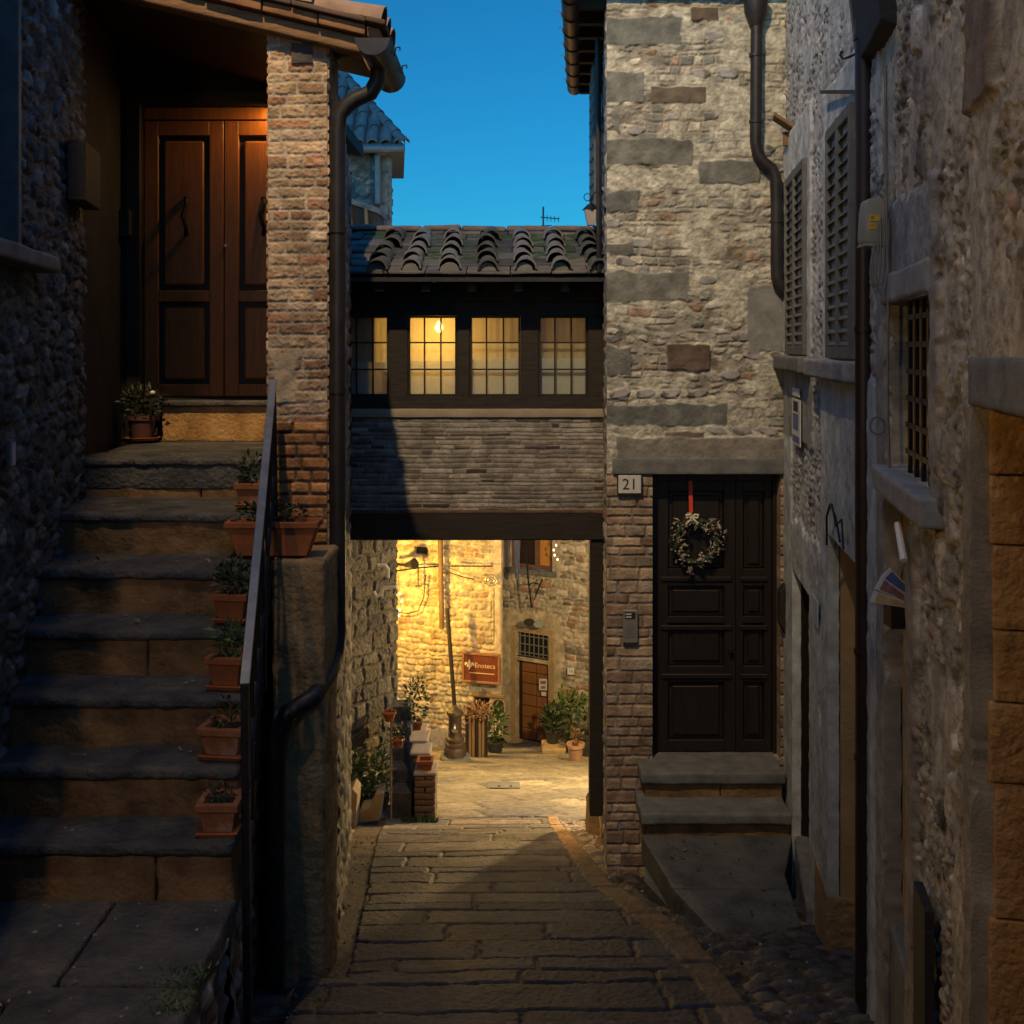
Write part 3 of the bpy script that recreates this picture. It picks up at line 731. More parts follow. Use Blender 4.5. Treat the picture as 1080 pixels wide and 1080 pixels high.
# nosing heights / depths that reproduce those lines
steps = []
for k in range(7):
    zk_ = -.63 - .21 * k
    steps.append((-zk_ * F / (nos[k] - HY), zk_))
zland = -2.1
def xright(Y): return -1.06 - (Y - 4.07) * .158 - .01
def xleft(Y): return WL.p0.x + (Y - 3.2) * (WL.d.x / WL.d.y) - .05
for k, (Yk, zk_) in enumerate(steps):
    zb = steps[k + 1][1] if k < 6 else zland
    Yb = steps[k - 1][0] if k > 0 else 6.1
    xl, xr = xleft(Yk) - .05, xright(Yk)
    sag = rnd.uniform(-.004, .004)
    t_ = stone_obj('step', m_tread, ST, [((xl, Yk, zk_ - .05 + sag), (xr - xl, 0, rnd.uniform(-.006, .006)), (0, Yb - Yk + .06, 0), (0, 0, .05))], .02, .02, .016, 100 + k)
    # riser, block work set back under the nosing
    bl = []; x = xl
    while x < xr - .03:
        L = xr - x if k % 3 else min(rnd.uniform(.6, 1.0), xr - x);
        if xr - x - L < .2: L = xr - x
        bl.append(((x, Yk + .022 + rnd.uniform(0, .008), zb - .06), (L - .004, 0, 0), (0, .3, 0), (0, 0, zk_ - .045 - zb + .06))); x += L
    stone_obj('riser', m_riser, t_, bl, .02, .014, .016, 130 + 7 * k)
bl = []
x0 = xleft(3.6) - .1
for (xa, xb, ya, yb) in ((x0, -1.5, 3.42, 4.04), (-1.5, -1.04, 3.5, 4.04), (x0, -1.62, 2.75, 3.41), (-1.615, -1.02, 2.6, 3.49), (x0, -1.0, 1.8, 2.6)):
    bl.append(((xa, ya, zland - .10 + rnd.uniform(-.004, .004)), (xb - xa - .008, 0, 0), (0, yb - ya - .008, 0), (0, 0, .10)))
stone_obj('landing', m_tread, ST, bl, .03, .014, .008, 170)
# flank of the stair towards the lane
WF = Wall((-1.06, 3.9), (xright(5.9) - .02, 5.9), (1, 0, 0)); WF2 = Wall((-1.02, 2.0), (-1.06, 3.9), (1, 0, 0))
fl = lambda s, t: rubble(s, t, 51, .2, .1, PAL_GREY, (.09, .08, .07), .025, .01, .02, .01)
V = []; 
for W_, za in ((WF2, zland - .08),):
    masonry('side_wall', W_, 0, W_.L, -3.3, za, .02, .015, fl, m_stone, ST, (), .1)
for k in range(7):
    Ya = steps[k][0] + .09; Yb = steps[k - 1][0] + .09 if k else 6.2
    a0 = (Ya - 3.9) / WF.d.y; a1 = (Yb - 3.9) / WF.d.y
    masonry('side_wall', WF, max(0, a0), a1, -3.5, steps[k][1] - .052, .02, .015, fl, m_stone, ST, (), .004)

# hand rail
RL = thing('hand_rail', 'black iron hand rail with a worn flat top bar beside the stone stairs', 'railing', (-1.06, 4.15, zland))
ra, rb = P(288, 401, 5.45), P(258, 722, 4.12)
m = MB(); m.bar(ra, rb, .038, .012); top = m.build('top_bar', m_railtop, RL, .002)
m = MB()
def rp(f): return ra + (rb - ra) * f
for f in (.015, .5, .99):
    p = rp(f); Yf = p.y
    zb = -1.04 if f < .1 else (steps[3][1] - .3 if f < .6 else -2.75)
    pm = MB(); pm.bar(p - Vector((0, 0, .01)), Vector((p.x + (.012 if f > .9 else .012), p.y, zb)), .03, .03, (0, 1, 0)); pm.build('post', m_iron, RL, .002)
m = MB(); m.bar(ra + Vector((.01, 0, -.42)), rb + Vector((.01, 0, -.42)), .025, .008); m.build('lower_bar', m_iron, RL, .001)
for k in range(10):
    f = .06 + .9 * k / 9.5; p = rp(f); b = MB(); b.tube([p - Vector((-.008, 0, .008)), p - Vector((-.008, 0, .84))], .0065, 6); b.build('baluster', m_iron, RL)

# pots on the stairs
def planter(name, label, c, w, d, h, leaf, seed, pl=(.09, .08, .09), n=60, size=.045, saucer=True, dz=.05, cat='flower pot', group=None, flower=False):
    t = thing(name, label, cat, c, group or ('pots standing on the stairs' if cat == 'flower pot' else None))
    b = MB(); z0 = .018 if saucer else 0
    b.taper((c[0], c[1], c[2] + z0), w * .78, d * .78, w, d, h); pot = b.build('pot', m_terra2 if seed in (1, 4, 5) else m_terra, t, .003)
    b = MB(); b.box(c[0] - w * .44, c[0] + w * .44, c[1] - d * .44, c[1] + d * .44, c[2] + z0 + h * .72, c[2] + z0 + h * .82); b.build('soil', m_soil, t)
    if saucer:
        b = MB(); b.taper((c[0], c[1], c[2]), w * .95, d * .95, w * 1.08, d * 1.08, .022, .008, .004, .006); b.build('saucer', m_terra, t, .002)
    b = MB(); top = Vector((c[0], c[1], c[2] + z0 + h))
    leaves(b, top + Vector((0, 0, pl[2] * .6)), pl, n, size, seed); g = random.Random(seed)
    stems(b, top - Vector((0, 0, .04)), [top + Vector((g.uniform(-1, 1) * pl[0] * .7, g.uniform(-1, 1) * pl[1] * .7, pl[2] * g.uniform(.5, 1.3))) for _ in range(6)], .004, seed)
    b.build('plant', leaf, t)
    if w < .3: t.rotation_euler = (0, 0, R(random.Random(seed * 7).uniform(-9, 9)))
    return t
def onstep(k, u, dy): Yk = steps[k][0] + dy; return (P(u, 0, Yk).x, Yk, steps[k][1] + .004)
planter('potted_plant', 'terracotta pot of dark leaves behind the hand rail, highest on the stairs', onstep(1, 266, .16), .13, .13, .11, m_leafd, 1, (.07, .06, .09), 90, .05)
planter('potted_plant', 'bushy dark plant in a square terracotta planter, third step below the porch', onstep(3, 248, .14), .145, .15, .115, m_leafd, 2, (.10, .08, .085), 170, .045)
planter('potted_plant', 'terracotta planter with upright green leaves under the lower end of the rail', onstep(4, 242, .13), .14, .14, .125, m_leafg, 3, (.07, .06, .085), 60, .05)
planter('potted_plant', 'wide square terracotta planter of sparse stems, second pot from the foot of the stairs', onstep(5, 239, .13), .165, .15, .115, m_leafd, 4, (.075, .07, .06), 60, .03)
planter('potted_plant', 'terracotta pot tapering to a wide saucer on the lowest stair step', onstep(6, 233, .12), .14, .13, .115, m_leafd, 5, (.06, .055, .03), 80, .026)
c = ((P(238, 0, 5.25).x + P(338, 0, 5.25).x) / 2, 5.275, zl + .012)
planter('planter_trough', 'long terracotta trough of low plants on the plinth of the brick pillar', c, .44, .135, .17, m_leafd, 6, (.21, .06, .05), 170, .04, False, cat='planter')
# round pot by the door
t = thing('potted_plant', 'round pot with a dark bush and one white bloom beside the porch door', 'flower pot', P(150, 464, 6.9))
c = P(150, 464, 6.9)
b = MB(); b.lathe([(.005, 0), (.10, 0), (.115, .018), (.11, .02), (.095, .008), (.005, .008)], c, 20); b.build('saucer', m_terra, t, smooth=True)
b = MB(); b.lathe([(.06, .01), (.085, .13), (.095, .132), (.095, .16), (.08, .158), (.078, .13), (.004, .13)], c, 20); b.build('pot', nmat('dark_clay_pot', (.09, .04, .025), (.14, .06, .035), 8, .8, .2), t, smooth=True)
b = MB(); leaves(b, c + Vector((0, 0, .24)), (.14, .13, .13), 220, .05, 8); b.build('bush', m_leafd, t)
b = MB(); b.lathe([(.003, -.012), (.017, -.004), (.017, .006), (.003, .012)], P(161, 414, 6.78), 9); b.build('flower', m_flower, t, smooth=True)
# ================================================================== COVERED BRIDGE ROOM OVER THE LANE
YB = 9.0
BR = thing('covered_bridge', 'tile roofed bridge room with four lattice windows spanning the lane', 'bridge house', P(500, 570, YB))
bx0, bx1 = P(352, 0, YB).x, P(637, 0, YB).x
def zb(v, Y=YB): return (HY - v) / F * Y
WB = Wall((bx0, YB), (bx1, YB))
def f_par(s, t):
    h, c = coursed(s, t, 61, .038, .19, PAL_PAR, (.24, .21, .175), .008, .0035, .006, .005, .008, .4)
    k = (hsh(np.floor(s / .15).astype(np.int64), np.floor(t / .036).astype(np.int64), 63) > .93)
    return h, c
masonry('parapet', WB, 0, WB.L, zb(539), zb(440), .0065, .0055, f_par, m_brickwork, BR, (), .25)
stone_obj('sill', nmat('parapet_cap', (.22, .19, .14), (.32, .27, .2), 7, .85, .4), BR, [((bx0, YB - .03, zb(440)), (bx1 - bx0, 0, 0), (0, .3, 0), (0, 0, zb(431) - zb(440)))], .03, .006, .003, 63)
bm_ = MB(); bm_.box(bx0 - .05, bx1 + .03, YB - .03, YB + .22, zb(570, YB - .03), zb(540)); bm_.build('beam', m_woodblack, BR, .012)
bl = [((bx0, YB - .035, zb(541)), (bx1 - bx0, 0, 0), (0, .03, 0), (0, 0, .028))]
stone_obj('beam_lip', nmat('rotten_board', (.06, .035, .02), (.14, .08, .045), 8, .9, .5), BR, bl, .02, .008, .009, 65)
# timber window band
win = [(358, 410), (430, 482), (495, 549), (568, 620)]
vt, vb_ = 333, 418
fr = MB()
us = [352] + [q for w in win for q in w] + [637]
fr.box(bx0, bx1, YB, YB + .14, zb(vt), zb(297)); fr.box(bx0, bx1, YB, YB + .14, zb(431), zb(vb_))
for i in range(0, len(us), 2): fr.box(P(us[i], 0, YB).x, P(us[i + 1], 0, YB).x, YB, YB + .14, zb(vb_), zb(vt))
fr.box(bx0, bx1, YB - .012, YB - .0005, zb(431), zb(424)); fr.box(bx0, bx1, YB - .02, YB - .0005, zb(318), zb(299))
fr.build('window_band', m_woodblack, BR, .003)
for i, (u0, u1) in enumerate(win):
    x0, x1, z0, z1 = P(u0, 0, YB).x, P(u1, 0, YB).x, zb(vb_), zb(vt)
    f = MB(); w = .018; e = .002
    f.box(x0 + e, x0 + w, YB + .02, YB + .06, z0 + e, z1 - e); f.box(x1 - w, x1 - e, YB + .02, YB + .06, z0 + e, z1 - e)
    f.box(x0 + w, x1 - w, YB + .02, YB + .06, z0 + e, z0 + w); f.box(x0 + w, x1 - w, YB + .02, YB + .06, z1 - w, z1 - e)
    wo = f.build('window', m_woodblack, BR, .002)
    mm = MB(); bw = .0065
    for k in (1, 2):
        xx = x0 + (x1 - x0) * k / 3; mm.box(xx - bw, xx + bw, YB + .03, YB + .052, z0 + w, z1 - w)
    for k in (1, 2):
        zz_ = z0 + (z1 - z0) * k / 3; mm.box(x0 + w, x1 - w, YB + .031, YB + .051, zz_ - bw, zz_ + bw)
    mm.build('glazing_bar', m_woodblack, wo)
    gl = MB(); gl.box(x0 + w, x1 - w, YB + .055, YB + .058, z0 + w, z1 - w); gl.build('pane', m_glass, wo)
    # gathered net curtain: a thin pleated sheet
    n = 60; vs = []; fs = []
    xa, xb2 = (x0 - .02, x1 + .02)
    if i == 0: pass
    for k in range(n + 1):
        xx = xa + (xb2 - xa) * k / n; yy_ = YB + .11 + .0012 * math.sin(k * .8 + i) + .001 * math.sin(k * .37 + 2 * i)
        vs += [(xx, yy_, z0 - .03), (xx, yy_ + .003, z1 + .03)]
    for k in range(n): fs.append((2 * k, 2 * k + 2, 2 * k + 3, 2 * k + 1))
    cu = MB(); cu.add(vs, fs); cu.build('curtain', m_veil, wo, smooth=True)
    n2 = 40; vs = []; fs = []
    zc = z0 + (z1 - z0) * (.42 + .05 * i / 3)
    for k in range(n2 + 1):
        xx = xa + (xb2 - xa) * k / n2; yy_ = YB + .085 + .0012 * math.sin(k * 1.1 + i)
        vs += [(xx, yy_, z0 - .03), (xx, yy_, zc)]
    for k in range(n2): fs.append((2 * k, 2 * k + 2, 2 * k + 3, 2 * k + 1))
    cu = MB(); cu.add(vs, fs); cu.build('half_curtain', m_curtain, wo, smooth=True)
# the room: floor, ceiling, side and back walls, a panel added to darken the first window
YE = 11.5
mb = MB()
mb.box(bx0 - .3, bx1 + .35, YE - .1, YE, zb(540), zb(297)); mb.box(bx0 - .42, bx0 - .32, YB + .15, YE - .1, zb(540), zb(297)); mb.box(bx1 + .36, bx1 + .46, YB + .15, YE - .1, zb(540), zb(297))
mb.box(bx0 - .3, bx1 + .35, YB + .15, YE - .1, zb(300) - .02, zb(300) + .02)
mb.build('room_wall', m_interior, BR)
mb = MB(); mb.box(bx0 - .2, P(399, 0, YB + .2).x, YB + .128, YB + .2, zb(425), zb(303)); mb.build('light_blocker', m_doorgroove, BR)  # unseen dark panel added to keep the bulb's light off this window
mb = MB(); mb.box(bx0 - .5, bx1 + .5, YB + .23, YE + .02, zb(540) - .06, zb(540)); 
for k in range(6): y = YB + .5 + k * .5; mb.box(bx0 - .5, bx1 + .5, y, y + .14, zb(540) - .18, zb(540) - .062)
mb.build('floor_timbers', m_woodblack, BR)
# roof
rz0, ry0 = .56, 8.62          # eave (underside)
rz1, ry1 = 1.10, 10.35        # ridge
sl_ = (rz1 - rz0) / (ry1 - ry0)
def rz(y): return rz0 + (y - ry0) * sl_ if y <= ry1 else rz1 - (y - ry1) * sl_
rx0, rx1 = -1.75, .78
mb = MB()
mb.hexa([(rx0, ry0 + .03, rz0 - .03), (rx1, ry0 + .03, rz0 - .03), (rx1, ry1, rz1 - .03), (rx0, ry1, rz1 - .03), (rx0, ry0 + .03, rz0 + .002), (rx1, ry0 + .03, rz0 + .002), (rx1, ry1, rz1 + .002), (rx0, ry1, rz1 + .002)])
mb.hexa([(rx0, ry1, rz1 - .03), (rx1 + .3, ry1, rz1 - .03), (rx1 + .3, 11.75, rz(11.75) - .03), (rx0, 11.75, rz(11.75) - .03), (rx0, ry1, rz1 + .002), (rx1 + .3, ry1, rz1 + .002), (rx1 + .3, 11.75, rz(11.75) + .002), (rx0, 11.75, rz(11.75) + .002)])
roofB = mb.build('roof', m_woodblack, BR)
# flat clay and stone tiles with moss
V, Q, C3 = [], [], []; b = 0
for j in range(7):
    y = ry0 + j * .255
    x = rx0
    while x < rx1 - .03:
        L = min(rnd.uniform(.24, .36), rx1 - x)
        v, q = rstone((x, y + rnd.uniform(-.012, .012), rz(y) + .008 + rnd.uniform(0, .008) + .012), (L - .006, 0, rnd.uniform(-.006, .006)), (0, .29, .29 * sl_ - .018), (0, -.004, .024), .04, .007, .005, rnd.randrange(9999))
        moss = rnd.random() < (.85 if -.9 < x < .5 and j in (2, 3, 4, 5) else .08)
        base = rnd.choice([(.09, .09, .09), (.11, .105, .1), (.06, .06, .06), (.14, .125, .11), (.05, .05, .05)])
        cc = np.tile(np.array(base), (len(v), 1))
        mk = fbm3(v, 14, 5, 3); mk = sst(.44, .56, mk)[:, None] * (1 if moss else .12)
        cc = cc * (1 - mk) + np.array([[.03, .065, .02]]) * mk
        V.append(v); Q.append(q + b); C3.append(cc); b += len(v); x += L
mesh_np('flat_tile', np.concatenate(V), np.concatenate(Q), m_roofclay, roofB, np.concatenate(C3))
upb = Vector((0, -sl_, 1)).normalized()
m_tA = nmat('lichen_tile', (.08, .084, .086), (.19, .2, .205), 9, .75, .5, c3=(.05, .055, .05)); m_tB = nmat('dark_mossy_tile', (.035, .045, .03), (.12, .12, .115), 9, .75, .5)
for i, u in enumerate((396, 431, 474, 513, 552, 590, 630)):
    xb_ = P(u, 0, 8.62).x; tm = MB(); drift = rnd.uniform(-.03, .03)
    for j in range(5):
        y0 = ry0 - .02 + j * .3 + rnd.uniform(-.03, .03); y1 = y0 + .37; x0 = xb_ + drift * j / 4 + rnd.uniform(-.02, .02); x1 = x0 + rnd.uniform(-.02, .02)
        round_tile(tm, (x0, y0, rz(y0) + .035 + .032 + rnd.uniform(-.006, .01)), (x1, y1, rz(y0) + .37 * sl_ + .035), .092 * rnd.uniform(.92, 1.06), .07, upb, 9, .014)
    tr = tm.build('tile_row', m_tA if i % 3 else m_tB, roofB, smooth=True)
    c = Vector((xb_, ry0 + .02, rz0 + .05)); pg_ = MB(); pg_.prism([c + Vector((.08 * math.cos(k * math.pi / 8), 0, .075 * math.sin(k * math.pi / 8))) for k in range(9)], (0, .05, .01)); pg_.build('mortar_plug', m_serena, tr, .004)
bl = []; x = rx0
while x < rx1:
    L = rnd.uniform(.36, .46); bl.append(((x, ry1 - .13, rz1 + .012), (L - .01, 0, rnd.uniform(-.012, .012)), (0, .26, 0), (0, 0, .055))); x += L
stone_obj('ridge_tile', nmat('ridge_clay', (.09, .075, .07), (.2, .16, .14), 7, .8, .5), roofB, bl, .04, .02, .006, 205)
# eave lip: light drip board
mb = MB(); mb.box(rx0, rx1, ry0 - .035, ry0 + .02, rz0 - .04, rz0 - .006); mb.build('eave_board', m_pipedark, roofB, .003)
for k in range(7):
    mb = MB(); x = rx0 + .25 + k * .38; mb.hexa([(x, ry0 + .04, rz0 - .11), (x + .07, ry0 + .04, rz0 - .11), (x + .07, 9.1, rz(9.1) - .11), (x, 9.1, rz(9.1) - .11), (x, ry0 + .04, rz0 - .032), (x + .07, ry0 + .04, rz0 - .032), (x + .07, 9.1, rz(9.1) - .032), (x, 9.1, rz(9.1) - .032)])
    mb.build('rafter', m_woodblack, roofB)
# lamp inside the room
LA = thing('ceiling_lamp', 'glowing bulb hanging inside the bridge room behind the second window', 'lamp', P(463, 345, 9.75))
c = P(463, 345, 9.45)
ORG[LA] = c.copy(); LA.location = c
b = MB(); b.lathe([(.003, -.045), (.03, -.03), (.038, -.005), (.025, .03), (.014, .05), (.003, .052)], c, 14); b.build('bulb', m_bulb, LA, smooth=True)
b = MB(); b.tube([c + Vector((0, 0, .05)), Vector((c.x, c.y, zb(300) - .02))], .004, 5); b.build('cord', m_cable, LA)
lamp_point('bridge_room_light', c - Vector((0, 0, .07)), ROOM, (1, .50, .10), .04, LA)

pm = MB(); pm.box(P(622, 0, 9.0).x, P(637.5, 0, 9.0).x, 9.0, 9.16, -4.0, zb(571)); pm.build('post', m_woodblack, BR, .01)
PA = thing('passage_lamp', 'small bulkhead lamp under the bridge floor lighting the passage', 'lamp', (-.35, 10.9, -1.6))
b = MB(); b.lathe([(.004, 0), (.05, -.01), (.07, -.05), (.07, -.065), (.004, -.07)], (-.35, 10.9, -1.585), 14); b.build('globe', m_bulb2, PA, smooth=True)
b = MB(); b.lathe([(.004, .012), (.085, .012), (.085, 0), (.004, 0)], (-.35, 10.9, -1.584), 14); b.build('base', m_iron, PA)
lamp_point('passage_light', (-.35, 10.9, -1.70), PASS, (1, .62, .25), .05, PA)
# passage walls under the bridge
WPR = Wall((P(638, 0, 9.0).x, 9.0), (P(629, 0, 11.55).x, 11.55), (-1, 0, 0))
masonry('passage_wall', WPR, 0, WPR.L, -5.6, zb(540) - .1, .02, .016, lambda s, t: coursed(s, t, 66, .13, .3, PAL_BRICK, (.12, .1, .08), .02, .008, .02, .008, .01), m_stone, BR, (), .2)
WPL = Wall((P(365, 0, 9.0).x, 9.0), (P(358, 0, 11.55).x, 11.55), (1, 0, 0))
masonry('passage_wall', WPL, 0, WPL.L, -5.6, zb(540) - .1, .02, .016, lambda s, t: coursed(s, t, 67, .13, .3, PAL_GREY, (.12, .1, .08), .02, .008, .02, .008, .01), m_stone, BR, (), .2)
# rounded guard stone at the foot of the right passage wall
gs = thing('guard_stone', 'rounded stone kerb block at the right foot of the passage under the bridge', 'guard stone', (.80, 10.2, -5.2))
V, Q = rstone((.73, 10.0, -5.0), (.2, 0, 0), (.02, .75, -.1), (0, 0, .62), .03, .07, .02, 71)
mesh_np('block', V, Q, m_plinth, gs)

# ================================================================== HOUSE WITH THE DARK DOOR (number 21)
YH = 7.9
HS = thing('brick_house', 'tall pale rubble stone house with grey quoins and a dark panelled street door', 'house', (1.4, 7.9, -3.9))
hx0, hx1 = P(640, 0, YH).x, P(829, 0, YH).x
WH = Wall((hx0, YH), (hx1, YH))
def sH(u): return (u - 640) / F * YH
def zH(v): return (HY - v) / F * YH
quoins = [(640, 719, 20, 47), (640, 679, 76, 109), (640, 730, 147, 174), (640, 673, 202, 223), (640, 726, 287, 318), (640, 665, 366, 396), (640, 766, 426, 448), (640, 668, 256, 268)]
darks = [(703, 748, 364, 391), (687, 744, 92, 109), (737, 802, 170, 194), (728, 757, 8, 22), (700, 742, 455, 462)]
def f_h21(s, t):
    h, c = coursed(s, t, 82, .058, .12, PAL_H21, (.26, .245, .2), .012, .005, .007, .009, .03, .9)
    h5, c5 = rubble(s, t, 83, .13, .065, PAL_H21, (.26, .245, .2), .013, .007, .008, .010, .035)
    k = sst(.46, .52, fbm(s * 2.1, t * 2.6, 88, 3)); h = h * (1 - k) + h5 * k; c = c * (1 - k[:, None]) + c5 * k[:, None]
    # mortar smeared over much of the face
    sm = sst(.40, .58, fbm(s * 4.2, t * 6.5, 84, 5))
    h = h * (1 - .85 * sm) + .85 * sm * (.010 + .014 * (1 - np.abs(2 * fbm(s * 26, t * 30, 85, 4) - 1) - .6))
    c = c * (1 - .85 * sm[:, None]) + np.array([[.43, .425, .35]]) * (.3 + 1.4 * fbm(s * 28, t * 34, 86, 4))[:, None] * .85 * sm[:, None]
    # single dark stones showing through
    hd_, cd_ = rubble(s, t, 89, .17, .1, [(.10, .10, .095, 2), (.15, .11, .08, 1), (.18, .18, .165, 2)], (.3, .3, .3), .02, .02, .01, .012, .03)
    pk = hsh(np.floor(s / .19 + .4 * np.sin(t * 9)).astype(np.int64), np.floor(t / .14).astype(np.int64), 92) > .85
    el = np.hypot((s / .19 + .4 * np.sin(t * 9)) % 1 - .5, ((t / .14) % 1 - .5) * 1.6) + .25 * (fbm(s * 20, t * 20, 93, 3) - .5)
    k = (pk * sst(.40, .34, el)); h = h * (1 - k) + (.018 + hd_ * .2) * k; c = c * (1 - k[:, None]) + cd_ * k[:, None]
    # brick pier beside the door
    hp, cp = coursed(s, t, 87, .085, .19, [(.26, .19, .13, 3), (.32, .24, .16, 3), (.22, .15, .10, 2), (.28, .23, .17, 2)], (.20, .16, .12), .014, .004, .009, .007, .008, .5)
    k = (t < zH(499))[:, None]
    h = np.where(k[:, 0], hp, h); c = np.where(k, cp, c)
    for j, (a, b, v0, v1) in enumerate(quoins):
        k = soft_rect(s, t, (sH(a) - .1, sH(b), zH(v1), zH(v0)), 90 + j, .006, .026); h, c = put(h, c, k, .015, [(.13, .14, .13), (.16, .165, .15), (.145, .15, .135)][j % 3], s, t, 91 + j, 1.0, .006)
    for j, (a, b, v0, v1) in enumerate(darks):
        k = soft_rect(s, t, (sH(a), sH(b), zH(v1), zH(v0)), 110 + j, .006, .02); h, c = put(h, c, k, .022, [(.10, .075, .055), (.13, .11, .085), (.15, .155, .145)][j % 3], s, t, 111 + j, .6, .006)
    # grey cement repair below the pipe, band over the lintel
    k = soft_rect(s, t, (sH(789), sH(840), zH(372), zH(300)), 121, .008, .05); h, c = put(h, c, k, .02, (.2, .205, .195), s, t, 122, .3, .003)
    k = soft_rect(s, t, (sH(650), sH(840), zH(486), zH(461)), 123, .006, .018); h, c = put(h, c, k, .03, (.2, .19, .165), s, t, 124, .4, .006)
    return h, c
du0, du1 = 688, 823
masonry('facade', WH, 0, WH.L, -4.05, 3.0, .0062, .0062, f_h21, m_stone, HS, [(sH(du0), sH(du1), zH(801), zH(500))], .2)
# side wall to the lane with the long eave
WHs = Wall((hx0 - .002, YH + .002), (P(637.5, 0, 9.25).x, 9.25), (-1, 0, 0))
masonry('side_wall', WHs, 0, WHs.L, -4.4, 2.62, .012, .012, lambda s, t: rubble(s, t, 130, .2, .11, PAL_GREY, (.2, .2, .18), .02, .01, .03, .01), m_stone, HS, (), .1)
WHs2 = Wall((P(637.5, 0, 9.25).x, 9.252), (P(634, 0, 12.6).x, 12.6), (-1, 0, 0))
masonry('side_wall', WHs2, 0, WHs2.L, zb(540), 2.62, .02, .02, lambda s, t: rubble(s, t, 131, .2, .11, PAL_GREY, (.2, .2, .18), .02, .01, .03, .01), m_stone, HS, (), .1)
mb = MB(); mb.box(hx0 + .22, hx1 - .02, YH + .25, 11.5, -5.2, 2.6); mb.build('house_body', m_darkplaster, HS)
mb = MB(); mb.hexa([(.45, 7.78, 2.63), (2.6, 7.78, 2.63), (2.6, 10.7, 2.63), (.65, 10.7, 2.63), (.45, 7.78, 2.70), (2.6, 7.78, 2.70), (2.6, 10.7, 2.70), (.65, 10.7, 2.70)]); mb.hexa([(.44, 7.75, 2.705), (2.6, 7.75, 3.2), (2.6, 10.7, 3.2), (.64, 10.7, 2.705), (.44, 7.75, 2.76), (2.6, 7.75, 3.26), (2.6, 10.7, 3.26), (.64, 10.7, 2.76)])
rf21 = mb.build('roof', m_woodblack, HS)
for k in range(8): mb = MB(); mb.box(.50 + k * .026, hx0 + .3, 7.95 + k * .38, 8.03 + k * .38, 2.54, 2.628); mb.build('rafter', m_woodblack, rf21)
gt = MB(); gx2, gz2, r = .425, 2.62, .075
def half2(y, rr): return [(gx2 + (y - 7.7) * .069 + rr * math.cos(math.pi + math.pi * k / n), y, gz2 + rr * math.sin(math.pi + math.pi * k / n)) for k in range(n + 1)]
n = 12; ya, yb = 7.4, 10.75
A, B, C_, D = half2(ya, r), half2(yb, r), half2(ya, r - .006), half2(yb, r - .006); vs = A + B + C_ + D; fs = []
for k in range(n): fs += [(k, k + 1, m_ + k + 1, m_ + k), (2 * m_ + k + 1, 2 * m_ + k, 3 * m_ + k, 3 * m_ + k + 1), (k + 1, k, 2 * m_ + k, 2 * m_ + k + 1), (m_ + k, m_ + k + 1, 3 * m_ + k + 1, 3 * m_ + k)]
gt.add(vs, fs); gt.prism(half2(yb - .01, r - .004), (0, .008, 0))
for k in range(7):
    y = 7.9 + k * .42; gx3 = gx2 + (y - 7.7) * .069; gt.tube([(gx3 + r * math.cos(math.pi + math.pi * q / 8) * 1.06, y, gz2 + r * 1.06 * math.sin(math.pi + math.pi * q / 8)) for q in range(9)], .008, 5)
    gt.tube([(gx3 - r * 1.06, y, gz2), (gx3 - r * 1.06 - .012, y, gz2 + .018), (gx3 - r * 1.06 - .03, y, gz2 + .006)], .004, 5)
gt.build('gutter', nmat('copper_gutter', (.06, .03, .015), (.16, .075, .03), 5, .45, .2, metal=.5), HS, smooth=True)
# open shutter on the lane side, standing off the wall
for (y0, y1, z0_, z1_, xo) in ((9.35, 9.75, zb(228, 9.5), zb(66, 9.5), .0), (9.9, 10.3, zb(228, 10), zb(66, 10), .02)):
    sh = MB(); xw = P(634.5, 0, y0).x - .045 - xo
    sh.box(xw - .02, xw + .02, y0, y1, z0_, z1_)
    for k in range(12): zz2 = z0_ + .05 + k * (z1_ - z0_ - .1) / 11; sh.box(xw - .027, xw - .0205, y0 + .05, y1 - .05, zz2, zz2 + .03)
    sh.build('shutter', m_shutter, HS)
pm = MB(); pm.tube([(P(631, 0, 8.6).x, 8.62, 2.5), (P(632, 0, 8.6).x, 8.62, .6)], .022, 8); pm.build('thin_pipe', m_pipedark, HS, smooth=True)
# lintel
stone_obj('lintel', m_serena, HS, [((hx0 + .04, YH - .035, zH(500)), (sH(826) - .04, 0, 0), (0, .2, 0), (0, 0, zH(483) - zH(500)))], .03, .008, .004, 140)
